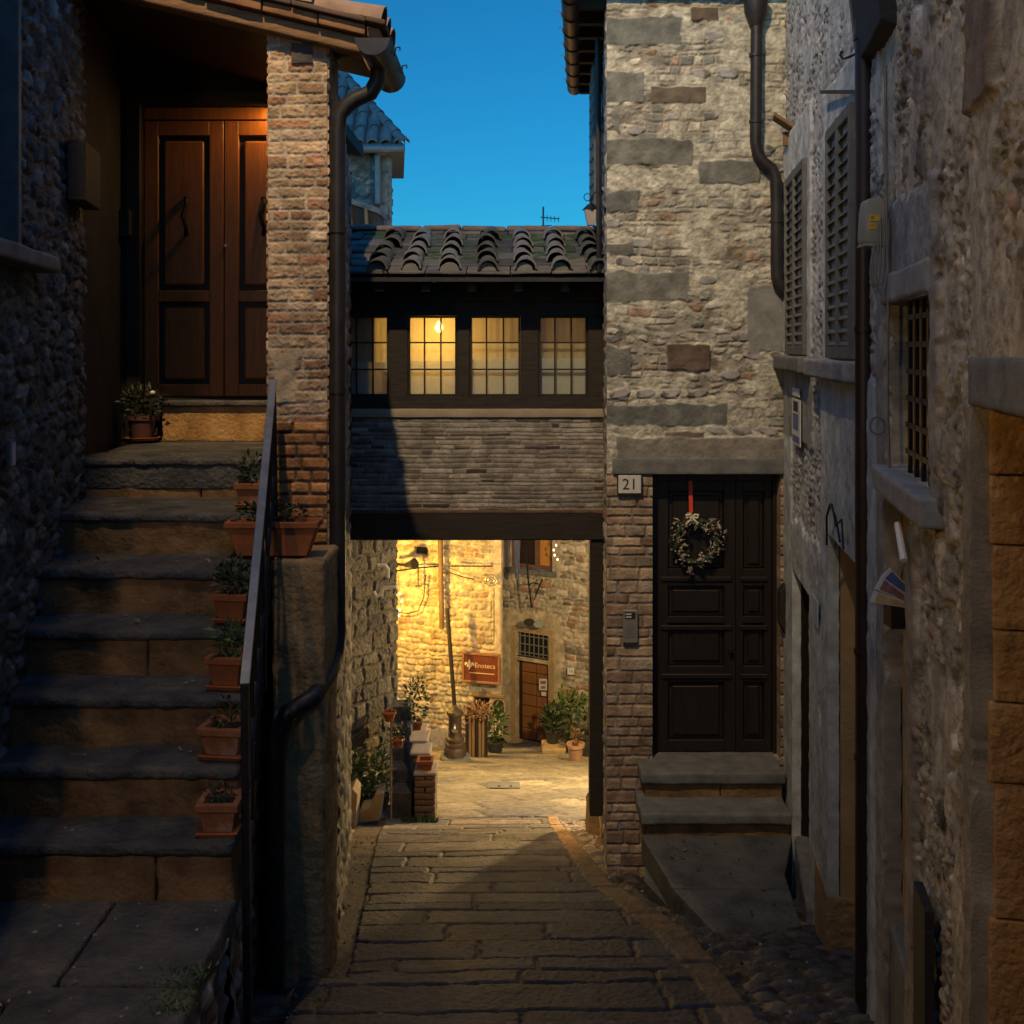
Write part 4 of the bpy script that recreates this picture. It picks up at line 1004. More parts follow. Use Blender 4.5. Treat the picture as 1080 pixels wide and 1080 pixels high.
# door: frame, two leaves with raised panels
x0, x1 = P(du0, 0, YH).x, P(du1, 0, YH).x; z0, z1 = zH(800), zH(502)
YDD = YH + .13
f = MB(); f.box(x0 + .003, x0 + .05, YDD - .03, YDD + .06, z0, z1); f.box(x1 - .03, x1 - .003, YDD - .03, YDD + .06, z0, z1); f.box(x0 + .05, x1 - .03, YDD - .03, YDD + .06, z1 - .05, z1)
f.build('door_frame', m_doordark, HS, .004)
xm = P(776, 0, YDD).x
for (a, b) in ((x0 + .053, xm - .0015), (xm + .0015, x1 - .033)):
    zc = [z0 + .006, zH(770), zH(722), zH(714), zH(660), zH(612), zH(604), zH(518), z1 - .053]
    st = .085 if b - a > .4 else .055
    m = MB(); m.box(a, a + st, YDD, YDD + .045, zc[0], zc[-1]); m.box(b - st, b, YDD, YDD + .045, zc[0], zc[-1])
    pans = [(z0 + .09, zH(725)), (zH(708), zH(662)), (zH(655), zH(622)), (zH(604), z1 - .13)]
    prev = zc[0]
    for (p, q) in pans: m.box(a + st, b - st, YDD, YDD + .045, prev, p); prev = q
    m.box(a + st, b - st, YDD, YDD + .045, prev, zc[-1])
    leaf = m.build('door_leaf', m_doordark, HS, .003)
    pn = MB()
    for (p, q) in pans:
        pn.box(a + st + .002, b - st - .002, YDD + .03, YDD + .044, p + .002, q - .002)
        if q - p > .12: pn.box(a + st + .035, b - st - .035, YDD + .012, YDD + .0295, p + .035, q - .035)
    pn.build('panel', m_doordark, leaf, .008)
    for v in (612, 664, 716):
        mo = MB(); mo.box(a + .03, b - .03, YDD - .016, YDD - .0005, zH(v + 5), zH(v)); mo.build('moulding', m_doordark, leaf, .005)
kb = MB(); kb.lathe([(.003, -.02), (.02, -.012), (.02, .012), (.003, .02)], (xm - .045, YDD - .03, zH(690)), 10); kb.tube([(xm - .045, YDD - .03, zH(690)), (xm - .045, YDD + .002, zH(690))], .007, 6); kb.build('door_knob', m_iron, HS, smooth=True)
# steps and the big entrance slab
def blk(u0, u1, Yf, z, th, dep): return ((P(u0, 0, Yf).x, Yf, z - th), (P(u1, 0, Yf).x - P(u0, 0, Yf).x, 0, 0), (0, dep, 0), (0, 0, th))
stone_obj('doorstep', m_serena, HS, [blk(676, 829, 7.64, -3.08, .085, .40)], .025, .014, .01, 150)
stone_obj('step_riser', m_riser, HS, [blk(680, 760, 7.68, -3.168, .14, .2), blk(760.5, 825, 7.675, -3.168, .14, .2)], .025, .01, .01, 151)
stone_obj('doorstep', m_serena, HS, [blk(676, 836, 7.40, -3.27, .08, .42)], .025, .014, .012, 153)
stone_obj('step_riser', m_riser, HS, [blk(679, 834, 7.45, -3.353, .16, .2)], .025, .01, .01, 154)
# slab with a clipped front corner: polygon in plan
pl = [P(676, 885, 7.47), P(836, 885, 7.47), (2.0 - .22, 6.9, 0), (1.72, 6.3, 0), (1.22, 6.12, 0), (P(674, 905, 7.2).x, 7.2, 0)]
pl = [Vector((q[0], q[1], -3.62)) for q in pl]
def ylerp(p, q, y): return p.lerp(q, (y - p.y) / (q.y - p.y))
yc = 6.72; Lc = ylerp(pl[4], pl[5], yc); Rc = ylerp(pl[2], pl[3], yc)
g_ = Vector((0, .005, 0))
m_slab = nmat('worn_entrance_slab', (.03, .034, .035), (.085, .09, .086), 3.2, .7, .9, 28, .012, c3=(.12, .115, .10), detail=12)
for poly in ([pl[0], pl[1], pl[2], Rc + g_, Lc + g_], [Lc - g_, Rc - g_, pl[3], pl[4]]):
    mb = MB(); mb.prism(poly, (0, 0, .18 + rnd.uniform(-.006, .006))); mb.build('entrance_slab', m_slab, HS, .014, 2)
mb = MB(); mb.prism([q + (Vector((1.35, 6.9, -3.62)) - q) * .06 for q in pl], (0, 0, -.6)); mb.build('slab_footing', m_slab, HS)
mb = MB(); mb.box(1.84, 2.4, 7.44, 7.895, -4.5, -3.5); mb.build('step_core', m_slab, HS)
# pebbled triangle between slab and the next house
V, Q = rstone((P(838, 0, 7.4).x, 7.42, -4.1), (.11, 0, 0), (-.19, -1.0, 0), (0, 0, .69), .02, .02, .02, 158)
pb = thing('wedge_stone', 'rough bluish wedge stone beside the entrance slab at the foot of the right wall', 'stone', (1.9, 7, -3.5)); mesh_np('block', V, Q, m_serena, pb)
# rain pipe on the facade with funnel
pp = MB(); yq = YH - .06
pp.tube([P(795, -2, yq), P(798, 30, yq), P(797, 150, yq), P(799, 162, yq), P(805, 171, yq), P(814, 178, yq), P(818, 186, yq), P(819, 215, yq), P(819, 290, yq), P(821, 300, yq), P(827, 310, yq + .03)], .044, 12)
pp.lathe([(.045, 0), (.085, .11), (.09, .2)], P(797, 28, yq), 14)
for v in (60, 130, 235): c = P(797 if v < 150 else 819, v, yq); pp.lathe([(.05, 0), (.05, .02)], c, 12)
pp.build('rain_pipe', m_pipedark, HS, smooth=True)
hk = MB(); hk.box(P(690, 0, yq).x, P(800, 0, yq).x, YH - .03, YH - .005, zH(-6), zH(0)); hk.build('ledge', m_pipedark, HS)
# house number, intercom, wreath
npl = thing('number_plate', 'small pale stone house number plate reading 21 left of the dark door', 'number plate', P(664, 510, YH - .04))
b = MB(); xa, xb = P(652, 0, 7.86).x, P(676, 0, 7.86).x; b.box(xa, xb, 7.845, 7.885, zH(519.5), zH(500.5)); b.build('plate', m_plate, npl, .004)
b = MB()
for (p, q, r_, s_) in ((xa, xb, zH(500.5), zH(500.5) + .007), (xa, xb, zH(519.5) - .007, zH(519.5)), (xa - .007, xa, zH(519.5) - .007, zH(500.5) + .007), (xb, xb + .007, zH(519.5) - .007, zH(500.5) + .007)): b.box(p, q, 7.85, 7.885, r_, s_)
b.build('border', m_black, npl)
text_mesh('digits', '21', .115, wallM(Wall((0, 7.8445), (1, 7.8445)), (xa + xb) / 2, zH(510.3), 0), m_black, npl, .0012)
ic = thing('intercom', 'slim metal door intercom panel on the brick pier left of the dark door', 'intercom', P(664, 676, YH - .03))
b = MB(); b.box(P(657, 0, 7.86).x, P(672.5, 0, 7.86).x, 7.85, 7.885, zH(676), zH(642)); b.build('panel', m_steel, ic, .003)
b = MB(); b.box(P(659.2, 0, 7.85).x, P(670, 0, 7.85).x, 7.8475, 7.8497, zH(651), zH(644)); b.build('name_window', m_black, ic)
b = MB(); b.box(P(660, 0, 7.85).x, P(666, 0, 7.85).x, 7.845, 7.8472, zH(646.6), zH(645.2)); b.box(P(660, 0, 7.85).x, P(666, 0, 7.85).x, 7.845, 7.8472, zH(649.6), zH(648.2)); b.build('name_strip', m_plate, ic)
b = MB()
for k in range(6): b.box(P(659.5, 0, 7.85).x, P(670, 0, 7.85).x, 7.8478, 7.8497, zH(660 + k * 2), zH(659.2 + k * 2))
b.build('speaker_slit', m_cable, ic)
WR = thing('wreath', 'dried flower wreath with cream bow hanging from a red ribbon on the dark door', 'wreath', P(734, 570, YDD - .04))
cw = P(734, 571, YDD - .045); rw = 22 / F * YDD
b = MB(); b.tube([cw + Vector((rw * math.cos(2 * math.pi * k / 28), 0, rw * math.sin(2 * math.pi * k / 28))) for k in range(29)], .022, 8, False); b.build('ring', m_leafd, WR)
b = MB(); g = random.Random(5)
for k in range(340):
    a = g.uniform(0, 2 * math.pi); rr = rw + g.gauss(0, .026) + .012 * math.sin(3 * a + 1); c = cw + Vector((rr * math.cos(a), -abs(g.gauss(0, .022)), rr * math.sin(a)))
    if g.random() < .4: b.lathe([(.001, -.008), (g.uniform(.006, .014), 0), (.001, .01)], c, 6)
    else: leaves(b, c, (.01, .01, .01), 1, g.uniform(.025, .06), k, .1, g.uniform(.3, .8))
b.build('dried_petals', m_wreath, WR)
b = MB(); xr_ = P(728.5, 0, YDD).x; b.fbox((xr_ - .016, YDD - .024, zH(543)), (.03, 0, 0), (0, .004, 0), (-.006, 0, zH(507) - zH(543))); b.build('ribbon', m_red, WR)
cb = P(730, 545, YDD - .075); b = MB()
for sx in (-1, 1):
    b.tube([cb, cb + Vector((sx * .02, -.008, .018)), cb + Vector((sx * .045, -.004, .014)), cb + Vector((sx * .04, -.008, -.008)), cb], [.006, .009, .01, .009, .006], 6)
    b.tube([cb, cb + Vector((sx * .022, -.006, -.03)), cb + Vector((sx * .045, 0, -.055))], [.006, .009, .011], 6)
b.build('bow', m_cream, WR)

# unlit lantern on a curled bracket up under the eave
LT = thing('wall_lantern', 'small unlit lantern on a curled bracket high on the wall above the bridge roof', 'lantern', P(622, 238, 9.0))
yL = 8.75; c = P(623.5, 238, yL)
b = MB(); hw = .045; ht = 16 / F * yL
b.add([c + Vector((-.03, -.03, 0)), c + Vector((.03, -.03, 0)), c + Vector((.03, .03, 0)), c + Vector((-.03, .03, 0)), c + Vector((-.055, -.055, ht)), c + Vector((.055, -.055, ht)), c + Vector((.055, .055, ht)), c + Vector((-.055, .055, ht))], [(3, 2, 1, 0), (4, 5, 6, 7), (0, 1, 5, 4), (1, 2, 6, 5), (2, 3, 7, 6), (3, 0, 4, 7)]); b.build('glass_body', nmat('milky_glass', (.35, .3, .3), (.45, .4, .4), 5, .3, 0), LT, .003)
b = MB(); b.lathe([(.078, ht + .002), (.03, ht + .05), (.006, ht + .06)], c, 4); b.build('cap', m_iron, LT)
b = MB(); q = c + Vector((0, 0, ht + .06)); b.tube([q, q + Vector((0, 0, .05)), q + Vector((.03, 0, .09)), Vector((P(636, 0, yL).x, yL, q.z + .1))], .007, 6)
b.tube([q + Vector((.0, 0, .05)) + Vector((.03 * math.cos(a) - .03, 0, .03 * math.sin(a))) for a in [k * .5 for k in range(12)]], .004, 5); b.build('bracket', m_iron, LT)
# ================================================================== PLASTERED HOUSE WITH SHUTTERS (right)
FH = thing('shuttered_house', 'blue grey rubble and plaster house on the right with two louvred shutters', 'house', (1.9, 6.4, -3.4))
WFh = Wall((2.05, 7.93), (1.60, 4.6), (-1, 0, 0))
sF = WFh.s_of
# doors
aA0, aA1 = sF(839), sF(857); aB0, aB1 = sF(877.5), sF(919)
zA = WFh.z_of(857, 628); zB = WFh.z_of(877, 562)
PAL_F = [(.24, .25, .24, 3), (.31, .31, .29, 3), (.17, .175, .175, 2), (.36, .34, .29, 2), (.24, .16, .11, .6)]
def f_far(s, t):
    h, c = rubble(s, t, 161, .10, .05, PAL_F, (.40, .42, .41), .012, .006, .008, .012, .04)
    mm = sst(.45, .6, fbm(s * 5, t * 7, 165, 4)); h = h * (1 - .7 * mm) + .010 * .7 * mm; c = c * (1 - .7 * mm[:, None]) + np.array([[.40, .42, .41]]) * (.45 + 1.1 * fbm(s * 24, t * 24, 166, 4))[:, None] * .7 * mm[:, None]
    pz = []
    def pl(u0, u1, za, zb_, seed, e=.01, wob=.03, cc=(.40, .44, .44)):
        nonlocal h, c
        k = soft_rect(s, t, (sF(u0), sF(u1), za, zb_), seed, e, wob); h, c = put(h, c, k, .022, cc, s, t, seed + 1, .5, .005)
    pl(800, 869, -4.6, WFh.z_of(850, 560), 171, .02, .12)
    pl(869, 940, -4.6, WFh.z_of(885, 395), 173, .02, .05)
    pl(826, 837, -3.3, WFh.z_of(830, 300), 175, .01, .04)
    pl(829, 858, WFh.z_of(850, 400), WFh.z_of(842, 130), 177, .008, .03)
    pl(872, 915, WFh.z_of(885, 395), WFh.z_of(890, 75), 179, .008, .03)
    pl(826, 860, WFh.z_of(850, 470), WFh.z_of(842, 385), 181, .01, .05, (.24, .25, .24))
    return h, c
masonry('wall', WFh, 0, WFh.L, -4.1, 3.4, .0085, .0085, f_far, m_stone, FH, [(aA0, aA1, -4.2, zA), (aB0, aB1, -4.2, zB)], .06)
mb = MB(); mb.prism([(2.5, 8.2, -4.5), (2.06, 4.62, -4.5), (4.5, 4.62, -4.5), (4.5, 8.2, -4.5)], (0, 0, 8)); mb.build('house_body', m_darkplaster, FH)
# door recesses: jambs, head and the door leaf set back
def recess(W, a0, a1, z0, z1, dep, jm, par, leafmat_, nm='doorway', leaf=True):
    j = MB(); o = -.045
    W.box(j, a0 - .1, a0 + .004, z0, z1, -dep, o); W.box(j, a1 - .004, a1 + .1, z0, z1, -dep, o); W.box(j, a0 - .1, a1 + .1, z1 - .004, z1 + .1, -dep, o)
    d = j.build(nm, jm, par)
    if leaf:
        l = MB(); W.box(l, a0 - .1, a1 + .1, z0, z1 + .1, -dep - .06, -dep + .003); 
        n_ = 4
        for k in range(n_): W.box(l, a0 + (a1 - a0) * (k + .06) / n_, a0 + (a1 - a0) * (k + .94) / n_, z0 + .1, z1 - .08, -dep + .0035, -dep + .014)
        l.build('door_leaf', leafmat_, d)
    return d
recess(WFh, aA0, aA1, -4.2, zA, .22, m_doordark, FH, m_doordark)
recess(WFh, aB0, aB1, -4.2, zB, .30, m_tanplaster, FH, m_doordark)
# thin plaster skin covering the masonry thickness at the second doorway
# low base block of the second doorway
stone_obj('base_block', m_plinth, FH, [wblock(WFh, sF(864), aB0 + .012, -4.1, WFh.z_of(872, 928), -.3, .03)], .03, .015, .01, 190)
# shutters
def shutter(W, a0, a1, z0, z1, par):
    f = MB(); w = .045; o0, o1 = .012, .05
    W.box(f, a0, a0 + w, z0, z1, o0, o1); W.box(f, a1 - w, a1, z0, z1, o0, o1); am = (a0 + a1) / 2; W.box(f, am - .022, am + .022, z0, z1, o0, o1 + .004)
    W.box(f, a0 + w, am - .022, z0, z0 + .06, o0, o1); W.box(f, am + .022, a1 - w, z0, z0 + .06, o0, o1); W.box(f, a0 + w, am - .022, z1 - .06, z1, o0, o1); W.box(f, am + .022, a1 - w, z1 - .06, z1, o0, o1)
    s = f.build('shutter', m_shutter, par, .003)
    b = MB(); W.box(b, a0 + .01, a1 - .01, z0 + .01, z1 - .01, .004, .0115); b.build('back_board', m_shutback, s)
    l = MB(); n_ = int((z1 - z0 - .12) / .062)
    for (p, q) in ((a0 + w + .001, am - .023), (am + .023, a1 - w - .001)):
        for k in range(n_):
            z = z0 + .065 + k * (z1 - z0 - .13) / n_
            A = W.pt(p, z, o0 + .034); l.fbox(A, W.d * (q - p), Vector((0, 0, .007)), W.n * -.028 + Vector((0, 0, .028)))
    l.build('louvre', m_shutter, s)
    return s
s1 = (sF(835), sF(855), WFh.z_of(845, 374), WFh.z_of(845, 178)); s2 = (sF(880), sF(907), WFh.z_of(890, 378), WFh.z_of(890, 127))
shutter(WFh, *s1, FH); shutter(WFh, *s2, FH)
stone_obj('window_sill', m_serena, FH, [wblock(WFh, sF(825), sF(859), s1[2] - .11, s1[2] - .01, -.02, .10)], .02, .012, .01, 195)
stone_obj('window_sill', m_plaster, FH, [wblock(WFh, sF(864), sF(912), s2[2] - .11, s2[2] - .01, -.02, .10)], .02, .012, .01, 196)
# terracotta hood on the wall, iron tie bar
hd = MB(); a = sF(834); z = WFh.z_of(834, 140); W = WFh
hd.fbox(W.pt(a, z, 0), W.d * .16, W.n * .13 + Vector((0, 0, .09)), Vector((0, 0, .03))); hd.fbox(W.pt(a + .02, z - .1, 0), W.d * .03, W.n * .06, Vector((0, 0, .1))); hd.build('small_hood', m_beamwood, FH, .004)
# tall rain pipe in front of the corner
rp_ = MB(); Yp = 4.82; xp_ = P(911.5, 0, Yp).x
zbot = zgf(Yp) + .02
rp_.tube([(xp_, Yp, 3.2), (xp_, Yp, zbot)], .041, 16)
for v in (42, 350, 690, 802): rp_.lathe([(.047, 0), (.047, .022)], (xp_, Yp, (HY - v) / F * Yp), 16)
pipeR = rp_.build('rain_pipe', m_pipebrown, FH, smooth=True)
b = MB(); zz1 = (HY - 97) / F * Yp; b.bar((xp_, Yp, zz1), P(866, 97, 5.85), .012, .02); b.bar(P(866, 90, 5.84), P(866, 105, 5.84), .02, .02)
q = (HY - 58) / F * Yp; b.tube([(xp_ - .03, Yp, q + .01), P(896, 60, Yp + .1), P(889, 62, Yp + .12), P(886, 58, Yp + .12), P(888, 54, Yp + .12)], .006, 6)
b.build('pipe_bracket', m_iron, pipeR)
# notices
nt_ = thing('notice', 'tall narrow printed notice with dark and blue panels on the wall below the far shutter', 'notice', WFh.pt(sF(846), WFh.z_of(846, 470), .03))
a0, a1 = sF(841.5), sF(850.5); z0, z1 = WFh.z_of(846, 469), WFh.z_of(846, 421)
b = MB(); WFh.box(b, a0, a1, z0, z1, .034, .04); b.build('sheet', m_paper, nt_)
b = MB(); L = a1 - a0; H = z1 - z0; WFh.box(b, a0 + .2 * L, a1 - .25 * L, z1 - .27 * H, z1 - .05 * H, .0402, .0415); b.build('photo', m_black, nt_)
b = MB(); WFh.box(b, a0 + .15 * L, a1 - .2 * L, z1 - .68 * H, z1 - .32 * H, .0402, .0415); WFh.box(b, a0 + .1 * L, a1 - .1 * L, z0 + .05 * H, z0 + .2 * H, .0402, .0415); b.build('print', m_paperblue, nt_)
n2 = thing('notice', 'small pale notice card above the tall notice below the far shutter', 'notice', WFh.pt(sF(845), WFh.z_of(845, 418), .03))
b = MB(); WFh.box(b, sF(842), sF(849.5), WFh.z_of(846, 418), WFh.z_of(846, 409.5), .034, .04); b.build('sheet', m_paper, n2)
n3 = thing('notice', 'small white sticker on the blue grey plaster beside the second doorway', 'notice', WFh.pt(sF(866), WFh.z_of(866, 657), .02))
b = MB(); WFh.box(b, sF(863.5), sF(869.5), WFh.z_of(866, 657), WFh.z_of(866, 630), .034, .04); b.build('sheet', nmat('pale_blue_paper', (.3, .38, .42), (.4, .48, .52), 8, .6, 0), n3)
mbx2 = thing('letter_box', 'tall black letter box on the wall at the right edge of the dark door', 'letter box', P(825, 640, 7.8))
b = MB(); b.prism([P(819.5, 622, 7.84), P(824, 615, 7.84), P(831, 613, 7.84), P(831, 665, 7.84), P(829, 671, 7.84), P(819.5, 655, 7.84)], (0, -.09, 0)); b.build('box', m_woodblack, mbx2, .006)
# cables looped on the wall
cb = MB(); pts = [WFh.pt(sF(882), WFh.z_of(882, 575), .05), WFh.pt(sF(884), WFh.z_of(884, 545), .06), WFh.pt(sF(888), WFh.z_of(888, 532), .06), WFh.pt(sF(894), WFh.z_of(894, 545), .06), WFh.pt(sF(899), WFh.z_of(899, 572), .06)]
cb.tube(pts, .006, 6); pts = [WFh.pt(sF(888), WFh.z_of(888, 532), .05), WFh.pt(sF(894), WFh.z_of(894, 555), .06), WFh.pt(sF(901), WFh.z_of(901, 548), .06), WFh.pt(sF(903), WFh.z_of(903, 580), .06)]; cb.tube(pts, .005, 6)
o = cb.build('wall_cable', m_iron, None, smooth=True, org=pts[0]); tag(o, 'looped black cable on the blue grey plaster above the second doorway', 'cable')

# ================================================================== NEAR RUBBLE HOUSE (right edge)
NH = thing('rubble_house', 'rough rubble stone house filling the right edge with grated window and ochre doorway', 'house', (1.2, 3.2, -2.6))
WN = Wall((1.612, 4.598), (.966, 1.2), (-1, 0, 0)); sN = WN.s_of
def zN(u, v): return WN.z_of(u, v)
w0, w1, wz0, wz1 = sN(944), sN(989), zN(966, 505), zN(966, 316)
d0, d1, dzt = sN(940), sN(962.5), zN(950, 535)
e0, e1, ezt = sN(1036), sN(1036) + .86, zN(1036, 428)
def f_near(s, t):
    h, c = rubble(s, t, 201, .075, .05, PAL_NEAR, (.36, .325, .24), .015, .007, .008, .011, .045)
    hb, cb_ = rubble(s, t, 202, .16, .2, PAL_NEAR, (.36, .325, .24), .022, .010, .012, .011, .07)
    k = sst(.56, .60, fbm(s * 2.2, t * 1.7, 203, 2)); h = h * (1 - k) + hb * k; c = c * (1 - k[:, None]) + cb_ * k[:, None]
    mm = sst(.50, .57, fbm(s * 4, t * 2.6, 205, 5)); h = h * (1 - .75 * mm) + (.008 + .010 * (1 - np.abs(2 * fbm(s * 24, t * 15, 207, 4) - 1) - .65)) * .75 * mm; c = c * (1 - .75 * mm[:, None]) + np.array([[.43, .39, .29]]) * (.4 + 1.2 * fbm(s * 30, t * 18, 206, 4))[:, None] * .75 * mm[:, None]
    def pl(a0, a1, za, zb_, seed, cc=(.25, .25, .24), e=.015, wob=.05, hh=.03):
        nonlocal h, c
        k = soft_rect(s, t, (a0, a1, za, zb_), seed, e, wob); h, c = put(h, c, k, hh, cc, s, t, seed + 1, .5, .006)
    pl(w0 - .3, w1 + .05, wz1 - .02, zN(966, 205), 211)
    pl(-.2, sN(941), -4, wz1 + .3, 213, (.26, .25, .22), .02, .06)
    pl(d1, d1 + .17, -4, zN(966, 560), 215, (.26, .23, .18), .015, .05)
    pl(w1 - .01, w1 + .12, wz0 - .05, wz1 + .02, 217, (.27, .24, .2), .015, .06)
    pl(e0 - .11, e0 + .02, -4, ezt + .02, 219, (.24, .21, .15), .015, .05)
    # long dark stone and a putlog hole high up
    pl(sN(1030), sN(1058), zN(1040, 108), zN(1040, -40), 221, (.17, .13, .09), .01, .03, .035)
    pl(sN(1018), sN(1027), zN(1022, 62), zN(1022, 28), 223, (.03, .03, .032), .006, .02, -.06)
    return h, c
masonry('wall', WN, 0, WN.L, -3.4, 1.95, .0062, .0068, f_near, m_stone, NH, [(w0, w1, wz0, wz1), (d0, d1, -3.5, dzt), (e0, e1, -3.5, ezt)], .07)
mb = MB(); mb.prism([(2.05, 4.605, -4), (1.42, 1.2, -4), (4.4, 1.2, -4), (4.4, 4.605, -4)], (0, 0, 6.2)); mb.build('house_body', m_darkplaster, NH)
mb = MB(); WN.box(mb, 0, WN.L, 1.96, 2.9, -.4, .02); mb.build('upper_wall', m_plaster, NH)
# grated window
j = MB(); dep = .32
WN.box(j, w0 - .1, w0 + .004, wz0, wz1, -dep, -.055); WN.box(j, w1 - .004, w1 + .06, wz0, wz1, -dep, -.055); WN.box(j, w0 - .1, w1 + .06, wz1 - .004, wz1 + .1, -dep, -.055); WN.box(j, w0 - .1, w1 + .06, wz0 - .1, wz0 + .004, -dep, -.055)
wn = j.build('window', m_tanplaster, NH)
pn = MB(); WN.box(pn, w0 - .1, w1 + .06, wz0 - .1, wz1 + .1, -dep - .03, -dep + .003); pn.build('pane', m_glassdark, wn)
gr = MB()
for k in range(5): a = w0 + .27 + k * (w1 - w0 - .31) / 4; gr.bar(WN.pt(a, wz0, -.012), WN.pt(a, wz1, -.012), .014, .014, (0, 1, 0))
for k in range(6): z = wz0 + .08 + k * (wz1 - wz0 - .14) / 5; gr.bar(WN.pt(w0 + .2, z, -.012), WN.pt(w1, z, -.012), .012, .02)
gr.build('grille', m_iron, wn)
stone_obj('hood', m_plaster, NH, [wblock(WN, w0 - .06, w1 + .03, wz1 + .004, wz1 + .12, -.05, .045)], .02, .014, .012, 230)
stone_obj('window_sill', m_plaster, NH, [wblock(WN, w0 - .05, w1 + .12, wz0 - .1, wz0 - .003, -.06, .085)], .02, .012, .010, 231)
# narrow doorway under it
recess(WN, d0, d1, -3.5, dzt, .3, m_tanplaster, NH, m_doordark)
stone_obj('door_base', m_serena, NH, [wblock(WN, d0 - .02, d1 - .03, -3.4, WN.z_of(950, 1003), -.28, .01)], .025, .012, .008, 233)
# ochre ashlar doorway at the edge of the frame
W = WN; dep = .62
bl = []; zs_ = [-3.4, zN(1036, 965) , zN(1036, 822), zN(1036, 738), zN(1036, 662), zN(1036, 573), zN(1036, 500), ezt + .0]
zs_ = sorted(zs_)
for k in range(len(zs_) - 1):
    bl.append(wblock(W, e0 - .2, e0 + .02, zs_[k] + .003, zs_[k + 1] - .002, -dep, -.03 + rnd.uniform(0, .015)))
dw = stone_obj('doorway', m_ochre, NH, bl, .02, .004, .005, 240)
m = MB(); W.box(m, e0 - .1, e1 + .1, -3.4, ezt, -dep - .06, -dep + .003); m.build('door_leaf', m_doordark, dw)
m = MB(); W.box(m, e1 - .004, e1 + .1, -3.4, ezt, -dep, -.055); W.box(m, e0 - .1, e1 + .1, ezt + .002, ezt + .1, -dep, -.055); m.build('far_jamb', m_ochre, dw)
stone_obj('lintel', m_serena, NH, [wblock(W, e0 - .04, e1 + .2, ezt - .001, ezt + .135, -.1, .03)], .02, .01, .008, 250)
# dark open shutter of a window above the frame
ub0, ub1 = sN(922), sN(948)
m = MB(); m.prism([WN.pt(ub0, zN(922, 72), .0), WN.pt(ub0, zN(922, 72) + .03, .07), WN.pt(ub0, 1.95, .14), WN.pt(ub0, 1.95, .0)], WN.d * (ub1 - ub0)); m.build('open_shutter', m_woodblack, NH, .004)
m = MB(); m.prism([WN.pt(ub0 - .012, zN(922, 72), .02), WN.pt(ub0 - .012, zN(922, 72) + .03, .078), WN.pt(ub0 - .012, 1.95, .15), WN.pt(ub0 - .012, 1.95, .12)], WN.d * .01); m.build('shutter_edge', m_shutter, NH)
# narrow drain slot
m = MB(); WN.box(m, sN(983), sN(996), -3.4, zN(990, 948), .03, .06); m.build('drain_slot', m_woodblack, NH)
# junction box with stickers and hanging cables
JB = thing('junction_box', 'beige electrical junction box with two yellow stickers beside the brown rain pipe', 'junction box', P(924, 255, 4.24))
Yj = 4.24
b = MB(); b.prism([P(913.5, 256, Yj), P(912.5, 250, Yj), P(914, 222, Yj), P(916, 211, Yj), P(919, 208.5, Yj), P(935, 209, Yj), P(936.5, 256, Yj)], (0, .1, 0)); b.build('case', m_beige, JB, .006, 2, True)
b = MB(); b.box(P(912.5, 0, Yj).x, P(936, 0, Yj).x, Yj - .004, Yj + .1, (HY - 256.5) / F * Yj - .012, (HY - 256.5) / F * Yj); b.build('base_strip', m_beige, JB, .002)
b = MB()
for (u0, u1, v0, v1) in ((917, 928, 226.5, 233), (916.5, 924.5, 235, 241.5)): b.box(P(u0, 0, Yj).x, P(u1, 0, Yj).x, Yj - .002, Yj - .0004, (HY - v1) / F * Yj, (HY - v0) / F * Yj)
b.build('sticker', m_yellow, JB)
M = wallM(Wall((0, Yj - .0022), (1, Yj - .0022)), P(920, 0, Yj).x, (HY - 229.7) / F * Yj, 0)
text_mesh('bolt_symbol', '<', .03, M, m_black, JB, .0005)
M = wallM(Wall((0, Yj - .0022), (1, Yj - .0022)), P(920.5, 0, Yj).x, (HY - 238.3) / F * Yj, 0)
text_mesh('lettering', 'CE', .016, M, nmat('orange_ink', (.4, .12, .01), (.45, .15, .02), 5, .6, 0), JB, .0005)
cb = MB(); Yc = 4.2
cb.tube([P(934, 70, Yc), P(934.5, 180, Yc), P(935.5, 260, Yc), P(937, 290, Yc), P(936, 420, Yc), P(938, 500, Yc)], .006, 6)
for (a, bq, c_) in ((918, 926, 308), (920, 930, 300), (923, 934, 312)):
    cb.tube([P(a + 4, 257, Yc), P(a + 1, 275, Yc), P(a, 290, Yc), P(a + 3, 303, Yc), P((a + bq) / 2 + 1, c_, Yc), P(bq, 300, Yc), P(bq + 2, 285, Yc), P(bq + 3, 262, Yc), P(bq + 3, 230, Yc)], .0045, 6)
cb.build('cable', m_cable, JB, smooth=True)
cb = MB(); cc_ = P(926, 449, 4.3)
cb.tube([cc_ + Vector((.03 * math.cos(k * .45), .01, .035 * math.sin(k * .45))) for k in range(15)], .005, 6)
o = cb.build('cable_ring', m_cable, None, smooth=True, org=cc_); tag(o, 'small grey ring of cable on the wall between rain pipe and grated window', 'cable')
# white tube fixed under the sill
cb = MB(); cb.tube([WN.pt(sN(965), zN(965, 553), .06), WN.pt(sN(972), zN(972, 592), .06)], .013, 8); o = cb.build('white_tube', m_white, None, smooth=True, org=WN.pt(sN(965), zN(965, 553), .06)); tag(o, 'short white tube on the wall below the grated window sill', 'tube')
